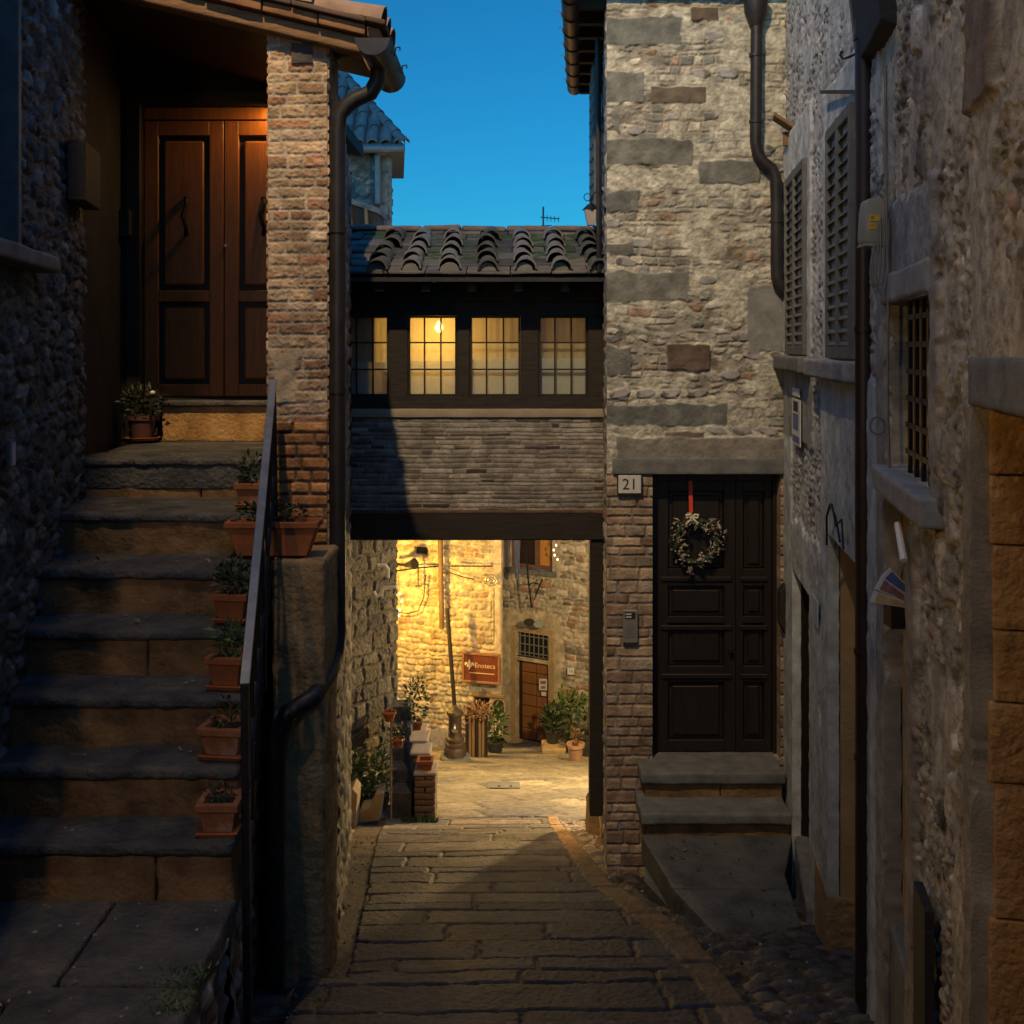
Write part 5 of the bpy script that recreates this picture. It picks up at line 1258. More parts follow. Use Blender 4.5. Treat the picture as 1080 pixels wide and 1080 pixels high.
# letter slot full of flyers
FB = thing('letter_box', 'dark letter box in the narrow doorway below a fan of flyers', 'letter box', P(950, 664, 4.1))
b = MB(); b.box(P(940, 0, 4.05).x, P(960.5, 0, 4.05).x, 4.05, 4.14, (HY - 664) / F * 4.05, (HY - 636) / F * 4.05); b.build('box', m_woodblack, FB, .004)
def flyer(label, p, mt, seed, y):
    pts = [P(u, v, y) for (u, v) in p]
    t = thing('flyer', label, 'flyer', pts[0], 'flyers fanned out in the narrow doorway')
    b = MB(); b.prism(pts, (0, .006, 0)); b.build('sheet', m_paper, t)
    ce = sum(pts, Vector()) / 4
    b = MB(); b.prism([ce + (q - ce) * .78 - Vector((0, .0015, 0)) for q in pts], (0, .001, 0)); b.build('print', mt, t)
flyer('folded flyer with blue print, topmost of the fan in the doorway', [(929, 609), (939, 599), (961, 622), (960, 630)], m_paperblue, 1, 4.03)
flyer('flyer with brown photo print, middle of the fan in the doorway', [(923, 621), (930, 608), (960, 631), (958, 637)], m_paperbrown, 2, 4.015)
flyer('yellow printed flyer, lowest of the fan in the doorway', [(918, 635), (922, 623), (959, 637), (960, 642)], m_paperyel, 3, 4.0)

# ================================================================== NEIGHBOUR WALLS BESIDE AND BEHIND THE VIEWPOINT
NB = thing('neighbour_house', 'plain plastered house wall with the street lamp at the left behind the viewpoint', 'house', (-1.7, 0, -2))
mb = MB(); mb.box(-4.5, -1.68, -9, 2.29, -3, 3.3); mb.box(-4.5, -1.68, 2.29, 3.19, -3, 7.2); mb.build('wall', m_plaster, NB)
NB2 = thing('neighbour_house', 'plain plastered house wall at the right behind the viewpoint', 'house', (1.2, -3, -2))
mb = MB(); mb.box(.99, 4.4, -9, 1.18, -3, 2.8); mb.build('wall', m_plaster, NB2)
SL = thing('street_lamp', 'bracket street lamp on the neighbour wall at the left of the viewpoint', 'street lamp', (-1.68, 2.06, 4.6))
lx, ly, lz = -1.42, 2.06, LZ
ORG[SL] = Vector((-1.68, 2.06, lz)); SL.location = ORG[SL]
b = MB(); b.tube([(-1.72, ly, 3.2), (-1.72, ly, lz - .1), (-1.62, ly, lz + .12), (-1.5, ly, lz + .17), (lx, ly, lz + .16)], .022, 8); b.build('bracket', m_iron, SL, smooth=True)
b = MB(); b.lathe([(.01, .16), (.05, .14), (.06, .1), (.19, .03), (.195, .02), (.055, .085), (.01, .1)], (lx, ly, lz), 20); b.build('lamp_shade', m_iron, SL, smooth=True)
b = MB(); b.lathe([(.003, -.035), (.03, -.02), (.036, .01), (.02, .05), (.003, .06)], (lx, ly, lz), 14); b.build('bulb', m_bulb, SL, smooth=True)
lamp_point('street_light', (lx, ly, lz - .09), STREET * SHARE, LCOL, .05, SL)
l = bpy.data.lights.new('street_beam', 'SPOT'); l.energy = STREET; l.color = LCOL; l.shadow_soft_size = .06; l.spot_size = R(SPOT); l.spot_blend = .95
o = bpy.data.objects.new('street_beam', l); COL.objects.link(o); o.parent = SL; o.location = Vector((lx, ly, lz - .1)) - ORG[SL]
o.rotation_euler = Vector((.7, 5.8, -4.3)).to_track_quat('-Z', 'Y').to_euler()

ALn = thing('added_lantern', 'small orange lantern added unseen left of the viewpoint to brighten the right wall', 'lantern', (-1.6, .9, .55))  # unseen lamp added to warm the near right wall and ochre doorway
b = MB(); b.lathe([(.03, 0), (.06, .03), (.06, .16), (.075, .17), (.01, .23)], (-1.52, .9, .5), 8); b.build('frame', m_iron, ALn)
b = MB(); b.tube([(-1.68, .9, .62), (-1.6, .9, .78), (-1.52, .9, .78), (-1.52, .9, .72)], .01, 6); b.build('bracket', m_iron, ALn)
b = MB(); b.lathe([(.003, -.05), (.025, -.035), (.025, -.01), (.003, 0)], (-1.52, .9, .5), 10); b.build('bulb', m_sodium, ALn, smooth=True)
lamp_point('added_lantern_light', (-1.45, .95, .42), NEARL, (1, .58, .2), .05, ALn)
# ================================================================== PLAZA BEYOND THE BRIDGE
def g_at(u, Y): return P(u, 0, Y).x, Y, zgf(Y)
# dark corner house at the left
CH = thing('corner_house', 'dim stone house corner at the left beyond the passage with pale conduit', 'house', (-1.9, 13.8, -6))
WC = Wall((P(350, 0, 13.0).x, 13.0), (P(418, 0, 14.2).x, 14.2), (.2, -1, 0))
masonry('wall', WC, 0, WC.L, -6.6, 1.0, .014, .014, lambda s, t: coursed(s, t, 301, .2, .34, [(.09, .076, .048, 3), (.125, .105, .07, 2), (.06, .054, .038, 2)], (.06, .05, .033), .026, .014, .016, .025, .06, .9), m_stone, CH, (), .1)
mb = MB(); mb.prism([(-2.1, 13.3, -7), (WC.p1.x - .012, 14.24, -7), (-3.3, 23.2, -7), (-6, 23.2, -7), (-6, 13.3, -7)], (0, 0, 8)); mb.build('house_body', m_plaster, CH)
cd = MB(); y = 13.25
cd.tube([P(398, 596, y), P(406, 596, y), P(409, 600, y), P(409, 609, y)], .026, 6); cd.tube([P(394, 624, y), P(397, 629, y), P(402, 627, y), P(404, 620, y), P(418, 619, y)], .026, 6)
cd.build('conduit', m_white, CH, smooth=True)
# house with the sign
GH = thing('sign_house', 'golden lamp lit rubble house across the plaza with a brown hanging sign', 'house', (-1.3, 24.2, -9.3))
WG = Wall((P(396, 0, 24.6).x, 24.6), (P(529, 0, 23.9).x, 23.9))
def uG(u): return WG.s_of(u)
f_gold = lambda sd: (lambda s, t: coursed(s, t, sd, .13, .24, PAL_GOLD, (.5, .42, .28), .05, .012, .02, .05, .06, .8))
def f_g1(s, t):
    h, c = f_gold(311)(s, t)
    k = soft_rect(s, t, (uG(521), uG(535), -10, 0), 313, .02, .06); h, c = put(h, c, k, .03, (.5, .42, .3), s, t, 314)
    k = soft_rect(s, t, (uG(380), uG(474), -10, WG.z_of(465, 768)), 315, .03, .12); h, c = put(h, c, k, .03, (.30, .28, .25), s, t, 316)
    return h, c
gn = [(uG(500), uG(516.5), WG.z_of(508, 747), WG.z_of(508, 735.5)), (uG(437.5), uG(451.5), WG.z_of(445, 584.5), WG.z_of(445, 576.5))]
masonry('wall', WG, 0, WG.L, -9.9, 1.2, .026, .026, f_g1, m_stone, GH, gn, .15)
m = MB()
for (a, b, z0, z1) in gn: WG.box(m, a - .05, a1_ if False else b + .05, z0 - .05, z1 + .05, -.2, -.15)
m.build('niche', m_doorgroove, GH)
m = MB(); WG.box(m, uG(498), uG(533), WG.z_of(515, 734.5), WG.z_of(515, 731), 0, .08); m.build('niche_ledge', m_plankwood, GH, .01)
# arched niche door
yq_ = WG.Y(uG(525)) - .05; ac = P(525.5, 744, yq_); ar = 6 / F * yq_
poly = [ac + Vector((ar * math.cos(math.pi * k / 12), 0, ar * math.sin(math.pi * k / 12))) for k in range(13)] + [ac + Vector((-ar, 0, -.27)), ac + Vector((ar, 0, -.27))]
m = MB(); m.prism(poly, (0, .04, 0)); m.build('arched_hatch', m_doorgroove, GH)
poly2 = [ac + (q - ac) * 1.22 + Vector((0, .02, 0)) for q in poly]; m = MB(); m.prism(poly2, (0, .04, 0)); m.build('hatch_surround', m_tanplaster, GH)
dp = MB(); dp.tube([P(464.5, 555, 24.0), P(465, 610, 24.0), P(466, 655, 24.0), P(466, 663, 24.0)], .06, 10); dp.build('rain_pipe', nmat('faded_pipe', (.10, .06, .04), (.16, .10, .06), 6, .6, .1), GH, smooth=True)
m = MB(); m.box(-4.2, P(529, 0, 23.9).x - .02, 24.8, 30, -10, 1.1); m.build('house_body', m_plaster, GH)
pole = MB(); pole.tube([P(471.5, 642, 23.6), P(473, 660, 23.6), P(480, 752, 23.3)], .045, 8); o = pole.build('leaning_pole', m_woodblack, None, smooth=True, org=P(480, 752, 23.3)); tag(o, 'long wooden pole leaning on the lit wall left of the brown sign', 'pole')
# cables and iron on the wall
cb = MB()
cb.tube([P(419, 602, 24.1), P(440, 599, 24.1), P(464, 597, 24.1)], .018, 5)
cb.tube([P(464, 598, 24.0), P(475, 604, 24.0), P(490, 609, 23.9), P(500, 611, 23.9)], .012, 5)
cb.tube([P(449, 606, 24.1), P(447, 630, 24.1), P(441, 644, 24.1), P(431, 647, 24.1), P(421, 646, 24.1)], .012, 5)
cb.tube([P(475, 597, 23.9), P(490, 597, 23.9), P(520, 597, 23.8)], .016, 5)
cb.tube([P(521, 620, 23.8), P(521, 676, 23.8), P(517, 679, 23.8)], .010, 5)
o = cb.build('wall_cable', m_iron, None, smooth=True, org=P(440, 600, 24)); tag(o, 'dark cables strung along the lit rubble wall above the brown sign', 'cable')
ir = MB(); ir.tube([P(441, 592, 24), P(441, 618, 24)], .015, 6); ir.tube([P(438, 618, 24), P(445, 618, 24)], .015, 6); o = ir.build('iron_tie', m_iron, None, org=P(441, 600, 24)); tag(o, 'iron tie bar on the lit wall below the small dark opening', 'tie bar')
fl_ = thing('flood_light', 'dark bell shaped spotlight on an arm on the lit wall at the left', 'lamp', P(433, 596, 24))
b = MB(); b.tube([P(419, 595, 24.1), P(429, 596, 23.9)], .03, 6); b.build('arm', m_iron, fl_)
b = MB(); a_, b_ = P(428, 596, 23.9), P(437, 594.5, 23.75); b.tube([a_, a_.lerp(b_, .4), b_], [.05, .07, .13], 12); b.build('shade', m_pipedark, fl_, smooth=True)
b = MB(); 
pl_ = thing('round_ornament', 'round wrought iron ornament on the lit wall beside the pale corner strip', 'ornament', P(518, 612, 23.75))
c = P(518, 612, 23.75)
for rr in (.13, .07): b.tube([c + Vector((rr * math.cos(k * math.pi / 9), 0, rr * math.sin(k * math.pi / 9))) for k in range(19)], .014, 6, False)
for k in range(3): d_ = Vector((math.cos(k * math.pi / 3), 0, math.sin(k * math.pi / 3))) * .13; b.tube([c - d_, c + d_], .012, 5)
b.build('ring', m_steel, pl_)
# brown sign
SG = thing('shop_sign', 'brown framed shop sign with pale lily emblem and lettering on the lit wall', 'sign', P(508, 721, 23.9))
ys = 23.82; WSg = Wall((P(488, 0, ys + .18).x, ys + .12), (P(528, 0, ys - .1).x, ys - .1)); L = WSg.L
z0, z1 = P(0, 720.5, ys).z, P(0, 688.5, ys).z
b = MB(); WSg.box(b, .05, L - .05, z0 + .05, z1 - .05, 0, .03); b.build('board', m_signwood, SG)
b = MB()
for (p, q, r_, s_) in ((0, L, z0, z0 + .055), (0, L, z1 - .055, z1), (0, .055, z0 + .055, z1 - .055), (L - .055, L, z0 + .055, z1 - .055)): WSg.box(b, p, q, r_, s_, -.02, .06)
b.build('frame', nmat('sign_frame', (.2, .09, .05), (.3, .15, .09), 6, .5, .1), SG, .01)
zm = (z0 + z1) / 2
text_mesh('lettering', 'Enoteca', .15, wallM(WSg, L * .60, zm + .055, .031), m_signtext, SG, .003)
b = MB(); WSg.box(b, L * .2, L * .84, zm - .125, zm - .105, .031, .034); b.build('underline', m_signtext, SG)
lily = MB(); fc = WSg.pt(L * .19, zm + .06, .034); x = WSg.d if WSg.d.x > 0 else -WSg.d
def pz(pts): lily.prism([fc + x * a + Vector((0, 0, b_)) for a, b_ in pts], WSg.n * .006)
pz([(0, .13), (.03, .06), (.02, -.01), (.014, -.1), (-.014, -.1), (-.02, -.01), (-.03, .06)])
for sx in (-1, 1): pz([(sx * .025, -.02), (sx * .06, .06), (sx * .1, .05), (sx * .11, .0), (sx * .085, -.03), (sx * .08, .015), (sx * .06, .01), (sx * .035, -.05)])
pz([(-.055, -.045), (.055, -.045), (.055, -.025), (-.055, -.025)])
lily.build('lily_emblem', nmat('pale_emblem', (.7, .6, .42), (.8, .7, .5), 6, .6, 0), SG)

# house with the plank door
DH = thing('door_house', 'pale stone house across the plaza with brown plank door and barred fanlight', 'house', (.7, 25.3, -9.6))
WD = Wall((P(527, 0, 26.2).x, 26.2), (P(660, 0, 24.6).x, 24.6))
uD = WD.s_of
def f_d(s, t):
    h, c = coursed(s, t, 321, .13, .28, [(.36, .33, .26, 3), (.42, .38, .3, 3), (.25, .23, .19, 2), (.3, .2, .13, .8), (.15, .14, .12, .8)], (.46, .41, .31), .05, .012, .02, .05, .06, .8)
    k = soft_rect(s, t, (uD(524), uD(593), -11, WD.z_of(560, 645)), 323, .03, .12); h, c = put(h, c, k, .03, (.46, .39, .26), s, t, 324)
    k = soft_rect(s, t, (uD(528), uD(592), WD.z_of(560, 604), 0), 325, .02, .06); h, c = put(h, c, k, .03, (.42, .36, .27), s, t, 326)
    return h, c
o1 = (uD(545), uD(579.5), WD.z_of(562, 784) , WD.z_of(562, 698)); o2 = (uD(545), uD(579), WD.z_of(562, 694), WD.z_of(562, 668)); o3 = (uD(539), uD(583), WD.z_of(562, 600), WD.z_of(562, 556))
masonry('wall', WD, 0, WD.L, -10.3, 1.2, .028, .028, f_d, m_stone, DH, [o1, o2, o3], .2)
# door
b = MB(); WD.box(b, o1[0], o1[1], o1[2], o1[3], -.17, -.13); dl_ = b.build('door', m_doorgroove, DH)
b = MB(); 
for r in range(7):
    for c_ in range(2):
        za = o1[2] + .04 + (o1[3] - o1[2] - .06) * r / 7; a = o1[0] + .10 + (o1[1] - o1[0] - .12) * c_ / 2
        WD.box(b, a, a + (o1[1] - o1[0] - .12) / 2 - .012, za, za + (o1[3] - o1[2] - .06) / 7 - .018, -.1295, -.10)
b.build('plank', m_pdoor, dl_, .008)
stone_obj('doorstep', m_tanplaster, DH, [wblock(WD, o1[0] - .1, o1[1] + .1, zgf(25.4) - .1, o1[2] + .01, -.05, .25)], .05, .015, .01, 331)
b = MB(); WD.box(b, o2[0], o2[1], o2[2], o2[3], -.17, -.13); fl2 = b.build('fanlight', m_glassdark, DH)
b = MB()
for k in range(7): a = o2[0] + (o2[1] - o2[0]) * (k + .5) / 7; WD.box(b, a - .012, a + .012, o2[2], o2[3], -.08, -.06)
for k in range(3): z = o2[2] + (o2[3] - o2[2]) * (k + .5) / 3; WD.box(b, o2[0], o2[1], z - .012, z + .012, -.058, -.04)
b.build('bars', m_steel, fl2)
b = MB(); WD.box(b, o2[0] - .05, o2[1] + .05, o1[3], o2[2], -.1, .03); WD.box(b, o2[0] - .12, o2[1] + .12, o2[3] + .002, o2[3] + .16, 0, .035); WD.box(b, o2[0] - .16, o2[0] - .002, o1[2], o2[3], 0, .035); WD.box(b, o2[1] + .002, o2[1] + .16, o1[2], o2[3], 0, .035); b.build('door_surround', m_tanplaster, DH, .015)
# upper window
b = MB()
w_ = .09; a0, a1, z0, z1 = o3; am = a0 + (a1 - a0) * .62
WD.box(b, a0, a0 + w_ * 1.6, z0, z1, -.1, -.04); WD.box(b, a1 - w_, a1, z0, z1, -.1, -.04); WD.box(b, am - .08, am + .05, z0, z1, -.1, -.04); WD.box(b, a0 + w_ * 1.6, am - .08, z0, z0 + w_, -.1, -.04); WD.box(b, am + .05, a1 - w_, z0, z0 + w_, -.1, -.04)
wd = b.build('window', nmat('window_frame_wood', (.10, .05, .03), (.18, .1, .06), 5, .6, .1), DH, .008)
b = MB(); WD.box(b, a0 + w_, am, z0 + .05, z1, -.14, -.11); b.build('pane', m_doorgroove, wd)
b = MB(); WD.box(b, am + .01, a1 - .02, z0 + .05, z1, -.14, -.11); b.build('lit_curtain', m_litwood, wd)
stone_obj('sill', m_serena, wd, [wblock(WD, a0 - .08, a1 + .12, z0 - .13, z0, -.05, .12)], .04, .015, .01, 335)
b = MB(); WD.box(b, a0 - .4, a0 - .02, z0 - .02, z1, .04, .1); b.build('open_shutter', nmat('pale_shutter', (.4, .36, .28), (.5, .46, .36), 6, .7, .1), DH, .01)
m = MB(); WD.box(m, .02, WD.L + 3, -10.3, 1.1, -4, -.35); m.build('house_body', m_plaster, DH)
WD2 = Wall(WD.p1[:2], (3.2, 15.5), (-1, 0, 0))
m = MB(); WD2.box(m, .05, WD2.L, -10, 1.2, -.4, 0); m.build('wing_wall', m_plaster, DH)
cl = MB(); n_ = 14; vs = []; fs = []
for k in range(n_ + 1):
    f = k / n_; xx = P(541.5 + 7.5 * f, 0, 25.2).x; vs += [(xx, 25.2 + .03 * math.sin(k * 1.3), P(0, 558, 25.2).z), (P(543 + 4.5 * f, 0, 25.2).x, 25.2 + .04 * math.sin(k * 1.3), P(0, 611 - 3 * abs(f - .6), 25.2).z)]
for k in range(n_): fs.append((2 * k, 2 * k + 2, 2 * k + 3, 2 * k + 1))
cl.add(vs, fs); o = cl.build('hanging_cloth', m_bluecloth, None, smooth=True, org=P(545, 570, 25.2)); tag(o, 'blue grey cloth hanging from the upper window over the plank door', 'cloth')
b = MB(); b.tube([P(554.5, 575, 25.1), P(557, 610, 25.0), P(560.5, 641, 24.9), P(566, 625, 25.0), P(572, 611, 25.2)], .022, 6); b.tube([P(557, 617, 25), P(562, 614.5, 25.05), P(568, 616, 25.1)], .016, 5); o = b.build('flag_bracket', m_iron, None, org=P(560, 640, 25)); tag(o, 'V shaped iron flag bracket on the wall above the plank door', 'bracket')
for (u, v, mt, lab) in ((558, 656.5, m_doorgroove, 'small dark round plaque above the barred fanlight'), (568, 658.5, nmat('green_enamel', (.16, .22, .18), (.24, .3, .24), 8, .5, 0), 'small green plaque above the barred fanlight')):
    b = MB(); c = P(u, v, 25.2); b.prism([c + Vector((.13 * math.cos(k * math.pi / 6), 0, .085 * math.sin(k * math.pi / 6))) for k in range(12)], (0, .06, 0)); o = b.build('plaque', mt, None, .01, org=c); tag(o, lab, 'plaque')
yd = WD.Y(uD(573)) + .03
for (u0, u1, v0, v1, lab) in ((568.5, 577, 716, 728, 'printed white notice pinned to the brown plank door'), (571, 576, 730, 734, 'small white card pinned under the notice on the plank door')):
    b = MB(); b.box(P(u0, 0, yd).x, P(u1, 0, yd).x, yd, yd + .02, P(0, v1, yd).z, P(0, v0, yd).z); o = tag(thing('notice', lab, 'notice', P(u0, v1, yd)), None); b.build('sheet', m_paper, o)
    if v1 < 729:
        b = MB(); b.box(P(u0 + 1.2, 0, yd).x, P(u1 - 1.2, 0, yd).x, yd - .003, yd - .0005, P(0, v0 + 5.5, yd).z, P(0, v0 + 2, yd).z); b.box(P(u0 + 2, 0, yd).x, P(u1 - 1.8, 0, yd).x, yd - .003, yd - .0005, P(0, v1 - 1.5, yd).z, P(0, v0 + 7.5, yd).z); b.build('print', m_paperbrown, o)
hn = thing('number_plate', 'small white number plate reading 10 on the wall right of the plank door', 'number plate', P(602, 712, 25.1)); yn = 25.12
b = MB(); b.box(P(598.5, 0, yn).x, P(605.5, 0, yn).x, yn, yn + .05, P(0, 711.5, yn).z, P(0, 704.5, yn).z); b.build('plate', m_white, hn)
text_mesh('digits', '10', .1, wallM(Wall((0, yn - .0005), (1, yn - .0005)), P(602, 0, yn).x, P(0, 708, yn).z, 0), m_black, hn, .002)

# drinking fountain
FO = thing('water_fountain', 'iron drinking fountain column with rounded cap at the foot of the lit wall', 'fountain', g_at(480, 20.8))
x, y, z = g_at(480, 20.8); s_ = 20.8 / F
b = MB(); b.lathe([(.30, 0), (.30, .07), (.27, .10), (.02, .10)], (x, y, z), 20); b.build('stone_base', m_serena, FO, smooth=True)
b = MB(); b.lathe([(.22, .10), (.225, .22), (.19, .27), (.2, .30), (.2, .34), (.165, .37), (.18, .40), (.18, .44), (.14, .47), (.13, .52), (.125, .84), (.16, .88), (.17, .92), (.16, .96), (.12, .985), (.06, 1.01), (.03, 1.06), (.004, 1.08)], (x, y, z), 8); b.build('column', nmat('cast_iron_brown', (.05, .036, .026), (.11, .08, .055), 7, .6, .2, metal=.3), FO, smooth=True)
b = MB(); b.tube([(x, y - .14, z + .74), (x, y - .25, z + .74), (x, y - .27, z + .7)], .022, 8); b.build('spout', m_steel, FO, smooth=True)
b = MB(); b.lathe([(.06, -.015), (.06, .015)], (x, y - .15, z + .62), 12); b.build('crest', m_serena, FO)
# plank box with plants
PB = thing('plank_planter', 'tall weathered plank planter with drooping plants beside the fountain', 'planter', g_at(503, 21.6))
x0, x1 = P(491, 0, 21.6).x, P(515, 0, 21.6).x; zb_ = zgf(21.6); zt_ = P(0, 752, 21.6).z
n_ = 7
for k in range(n_):
    a = x0 + (x1 - x0) * k / n_; b = MB(); b.box(a, a + (x1 - x0) / n_ - .012, 21.5, 21.54, zb_ - .05, zt_ + rnd.uniform(-.06, .03)); b.build('plank', m_plankwood if k % 3 else m_doorgroove, PB, .004)
b = MB(); b.box(x0 + .02, x1 - .02, 21.541, 22.0, zb_ - .1, zt_ - .06); b.build('box', m_doorgroove, PB)
b = MB(); leaves(b, ((x0 + x1) / 2, 21.6, zt_ + .02), (.3, .2, .2), 160, .12, 41); b.build('plant', leafmat('dry_leaf', [(.12, .06, .04), (.3, .16, .07), (.2, .1, .06), (.4, .25, .14)]), PB)

def pot_plant(label, u, Y, rpot, hpot, rad, n, lsize, lm, potm, seed, lift=.6, up=.3, square=False, dz=0, stemn=6):
    x, y, z = g_at(u, Y); z += dz
    t = thing('potted_plant', label, 'flower pot', (x, y, z), 'pots along the far side of the plaza')
    b = MB()
    if square: b.taper((x, y, z), rpot * 1.7, rpot * 1.7, rpot * 2, rpot * 2, hpot, .02, .02, .05)
    else: b.lathe([(rpot * .68, 0), (rpot * .92, hpot * .82), (rpot * 1.05, hpot * .83), (rpot * 1.05, hpot), (rpot * .9, hpot), (rpot * .88, hpot * .85), (.004, hpot * .85)], (x, y, z), 18)
    b.build('pot', potm, t, 0, smooth=not square)
    if n:
        c = Vector((x, y, z + hpot + rad[2] * lift)); b = MB(); leaves(b, c, rad, n, lsize, seed, up); g = random.Random(seed)
        stems(b, (x, y, z + hpot * .8), [c + Vector((g.uniform(-.6, .6) * rad[0], g.uniform(-.6, .6) * rad[1], g.uniform(-.5, .7) * rad[2])) for _ in range(stemn)], .012, seed)
        b.build('plant', lm, t)
    return t
m_potdark = nmat('dark_plastic_pot', (.02, .02, .02), (.04, .04, .035), 6, .6, .1)
pot_plant('leafy green plant in a dark pot between plank planter and pale corner strip', 522, 22.6, .2, .28, (.30, .28, .5), 170, .16, m_leafg, m_potdark, 51)
pot_plant('pale clay pot of short reddish stems in front of the tall shrub', 607, 20.6, .17, .34, (.14, .14, .2), 26, .1, leafmat('reddish_stem_leaf', [(.14, .05, .03), (.2, .09, .04), (.1, .07, .03)]), nmat('pale_clay', (.26, .15, .09), (.38, .24, .15), 7, .85, .2), 52)
t = pot_plant('tall climbing yellow green shrub in a dark pot against the pale wall', 600, 23.2, .24, .3, (.33, .26, .6), 190, .14, m_leafy, m_potdark, 53, .95)
b = MB(); c = P(602, 744, 23.1); leaves(b, c, (.40, .3, .24), 150, .15, 54, .2); b.build('crown', m_leafg, t)
pot_plant('spiky dark plant in a black pot beside the plank door', 583, 22.8, .17, .34, (.22, .2, .34), 110, .2, m_leafd, m_potdark, 55, .6, .9, dz=.18)
x, y, z = g_at(584, 22.7); V, Q = rstone((x - .26, y - .3, z - .1), (.52, 0, 0), (0, .6, 0), (0, 0, .28), .04, .03, .012, 77); o = mesh_np('stone_block', V, Q, m_tanplaster, None, org=(x, y, z)); tag(o, 'low pale stone block under the spiky dark plant', 'stone block')
pot_plant('dark pot of drooping foliage at the right edge of the passage view', 619, 21.6, .2, .5, (.24, .2, .3), 90, .14, m_leafd, m_potdark, 56)
mh = thing('manhole_cover', 'square stone manhole cover with two lifting slots in the plaza', 'manhole cover', g_at(531, 16.1))
b = MB(); x, y, z = g_at(531, 16.1); sl_p = -.3067
b.fbox((x - .25, y - .42, z + .4 * .3067 + .012), (.5, 0, 0), (0, .84, .84 * sl_p), (0, 0, .016)); b.build('slab', m_serena, mh, .004)
b = MB()
for dx in (-.08, .1): b.fbox((x + dx, y - .3, z + .3 * .3067 + .0285), (.03, 0, 0), (0, .12, .12 * sl_p), (0, 0, .006))
b.build('slot', m_black, mh)

# brick garden steps at the left with pots
BS = thing('brick_steps', 'small brick garden stair with stepped parapet at the left of the plaza', 'steps', g_at(440, 12.4))
m_gbrick = nmat('mossy_brick', (.10, .065, .04), (.26, .17, .10), 12, .9, .6, 40, .012, (1, 1, 3))
capm = nmat('pale_cap', (.3, .25, .18), (.42, .35, .25), 8, .85, .3)
Y0 = 12.35
seq = [(437, 459.5, 818, 862, 0), (433, 453, 797, 830, .35), (431, 450.5, 784, 815, .7), (430, 449, 775, 800, 1.05)]
for k, (u0, u1, v0, v1, dy) in enumerate(seq):
    y = Y0 + dy; zt_ = P(0, v0, y).z; zb_ = zgf(y) - .2
    rows = []; zz_ = zb_; j = 0
    while zz_ < zt_ - .03:
        hgt = min(.075, zt_ - zz_); xx = P(u0, 0, y).x; xe_ = P(u1, 0, y).x
        half_ = (xe_ - xx) / 2 if j % 2 else (xe_ - xx)
        while xx < xe_ - .01: rows.append(((xx + rnd.uniform(-.004, .004), y + rnd.uniform(-.006, .006), zz_), (half_ - .006, 0, 0), (0, .34, 0), (0, 0, hgt - .008))); xx += half_
        zz_ += hgt; j += 1
    pr = stone_obj('parapet_step', m_gbrick, BS, rows, .04, .008, .005, 260 + k * 20)
    stone_obj('cap', capm, pr, [((P(u0, 0, y).x - .01, y - .012, zt_), (P(u1, 0, y).x - P(u0, 0, y).x + .02, 0, 0), (0, .36, 0), (0, 0, .03))], .04, .008, .004, 290 + k)
for k in range(5):
    y = Y0 + .05 + k * .28; zt_ = P(0, 838 - k * 14, Y0).z
    stone_obj('step', m_tread, BS, [((P(412, 0, y).x, y, zgf(y) - .3), (P(434, 0, y).x - P(412, 0, y).x, 0, 0), (0, .3, 0), (0, 0, zt_ - zgf(y) + .3))], .04, .012, .008, 300 + k)
b = MB(); b.bar(P(425, 752, 13.4), P(437, 822, 12.4), .05, .02); o = b.build('stair_rail', m_iron, BS)
def set_pot(label, u, v, Y, w, h, lm, n, rad, ls, seed, mt=None):
    c = P(u, v, Y); t = thing('potted_plant', label, 'flower pot', c, 'pots around the brick steps'); b = MB(); b.taper(c, w * .8, w * .8, w, w, h, .015, .012, .035); b.build('pot', mt or m_terra, t)
    if n: b = MB(); leaves(b, c + Vector((0, 0, h + rad[2] * .7)), rad, n, ls, seed); b.build('plant', lm, t)
    return t
set_pot('empty square terracotta pot on the lower parapet of the brick steps', 448.5, 817, 12.5, .17, .19, None, 0, None, 0, 1)
set_pot('square terracotta pot with tall dark shrub on the upper parapet of the brick steps', 439, 773, 13.55, .14, .16, m_leafg, 260, (.17, .14, .36), .07, 61)
# pot stand with two pots
PS = thing('pot_stand', 'thin iron pole stand holding round pots in front of the brick steps', 'plant stand', P(413, 862, 11.9))
b = MB(); b.tube([P(412.5, 864, 11.9), P(412.5, 745, 11.9)], .012, 6); b.tube([P(407, 752, 11.9), P(418, 752, 11.9)], .006, 5); b.tube([P(412, 783, 11.9), P(422, 783, 11.9)], .006, 5); b.build('pole', nmat('rusty_pole', (.2, .13, .08), (.3, .2, .13), 8, .6, .1), PS)
def round_pot(label, u, v, Y, r, h, lm, n, rad, ls, seed):
    c = P(u, v, Y); t = thing('potted_plant', label, 'flower pot', c, 'pots around the brick steps'); b = MB(); b.lathe([(r * .65, 0), (r * .9, h * .8), (r * 1.08, h * .81), (r * 1.08, h), (r * .92, h), (r * .88, h * .8), (.003, h * .8)], c, 18); b.build('pot', m_terra, t, smooth=True)
    if n: b = MB(); leaves(b, c + Vector((0, 0, h + rad[2] * .4)), rad, n, ls, seed); b.build('plant', lm, t)
round_pot('round terracotta bowl at the top of the iron pole stand', 410.5, 760, 11.85, .075, .10, None, 0, None, 0, 2)
round_pot('round terracotta pot of trailing yellow leaves halfway up the iron pole stand', 420, 788, 11.95, .07, .10, m_leafy, 60, (.10, .08, .13), .06, 63)
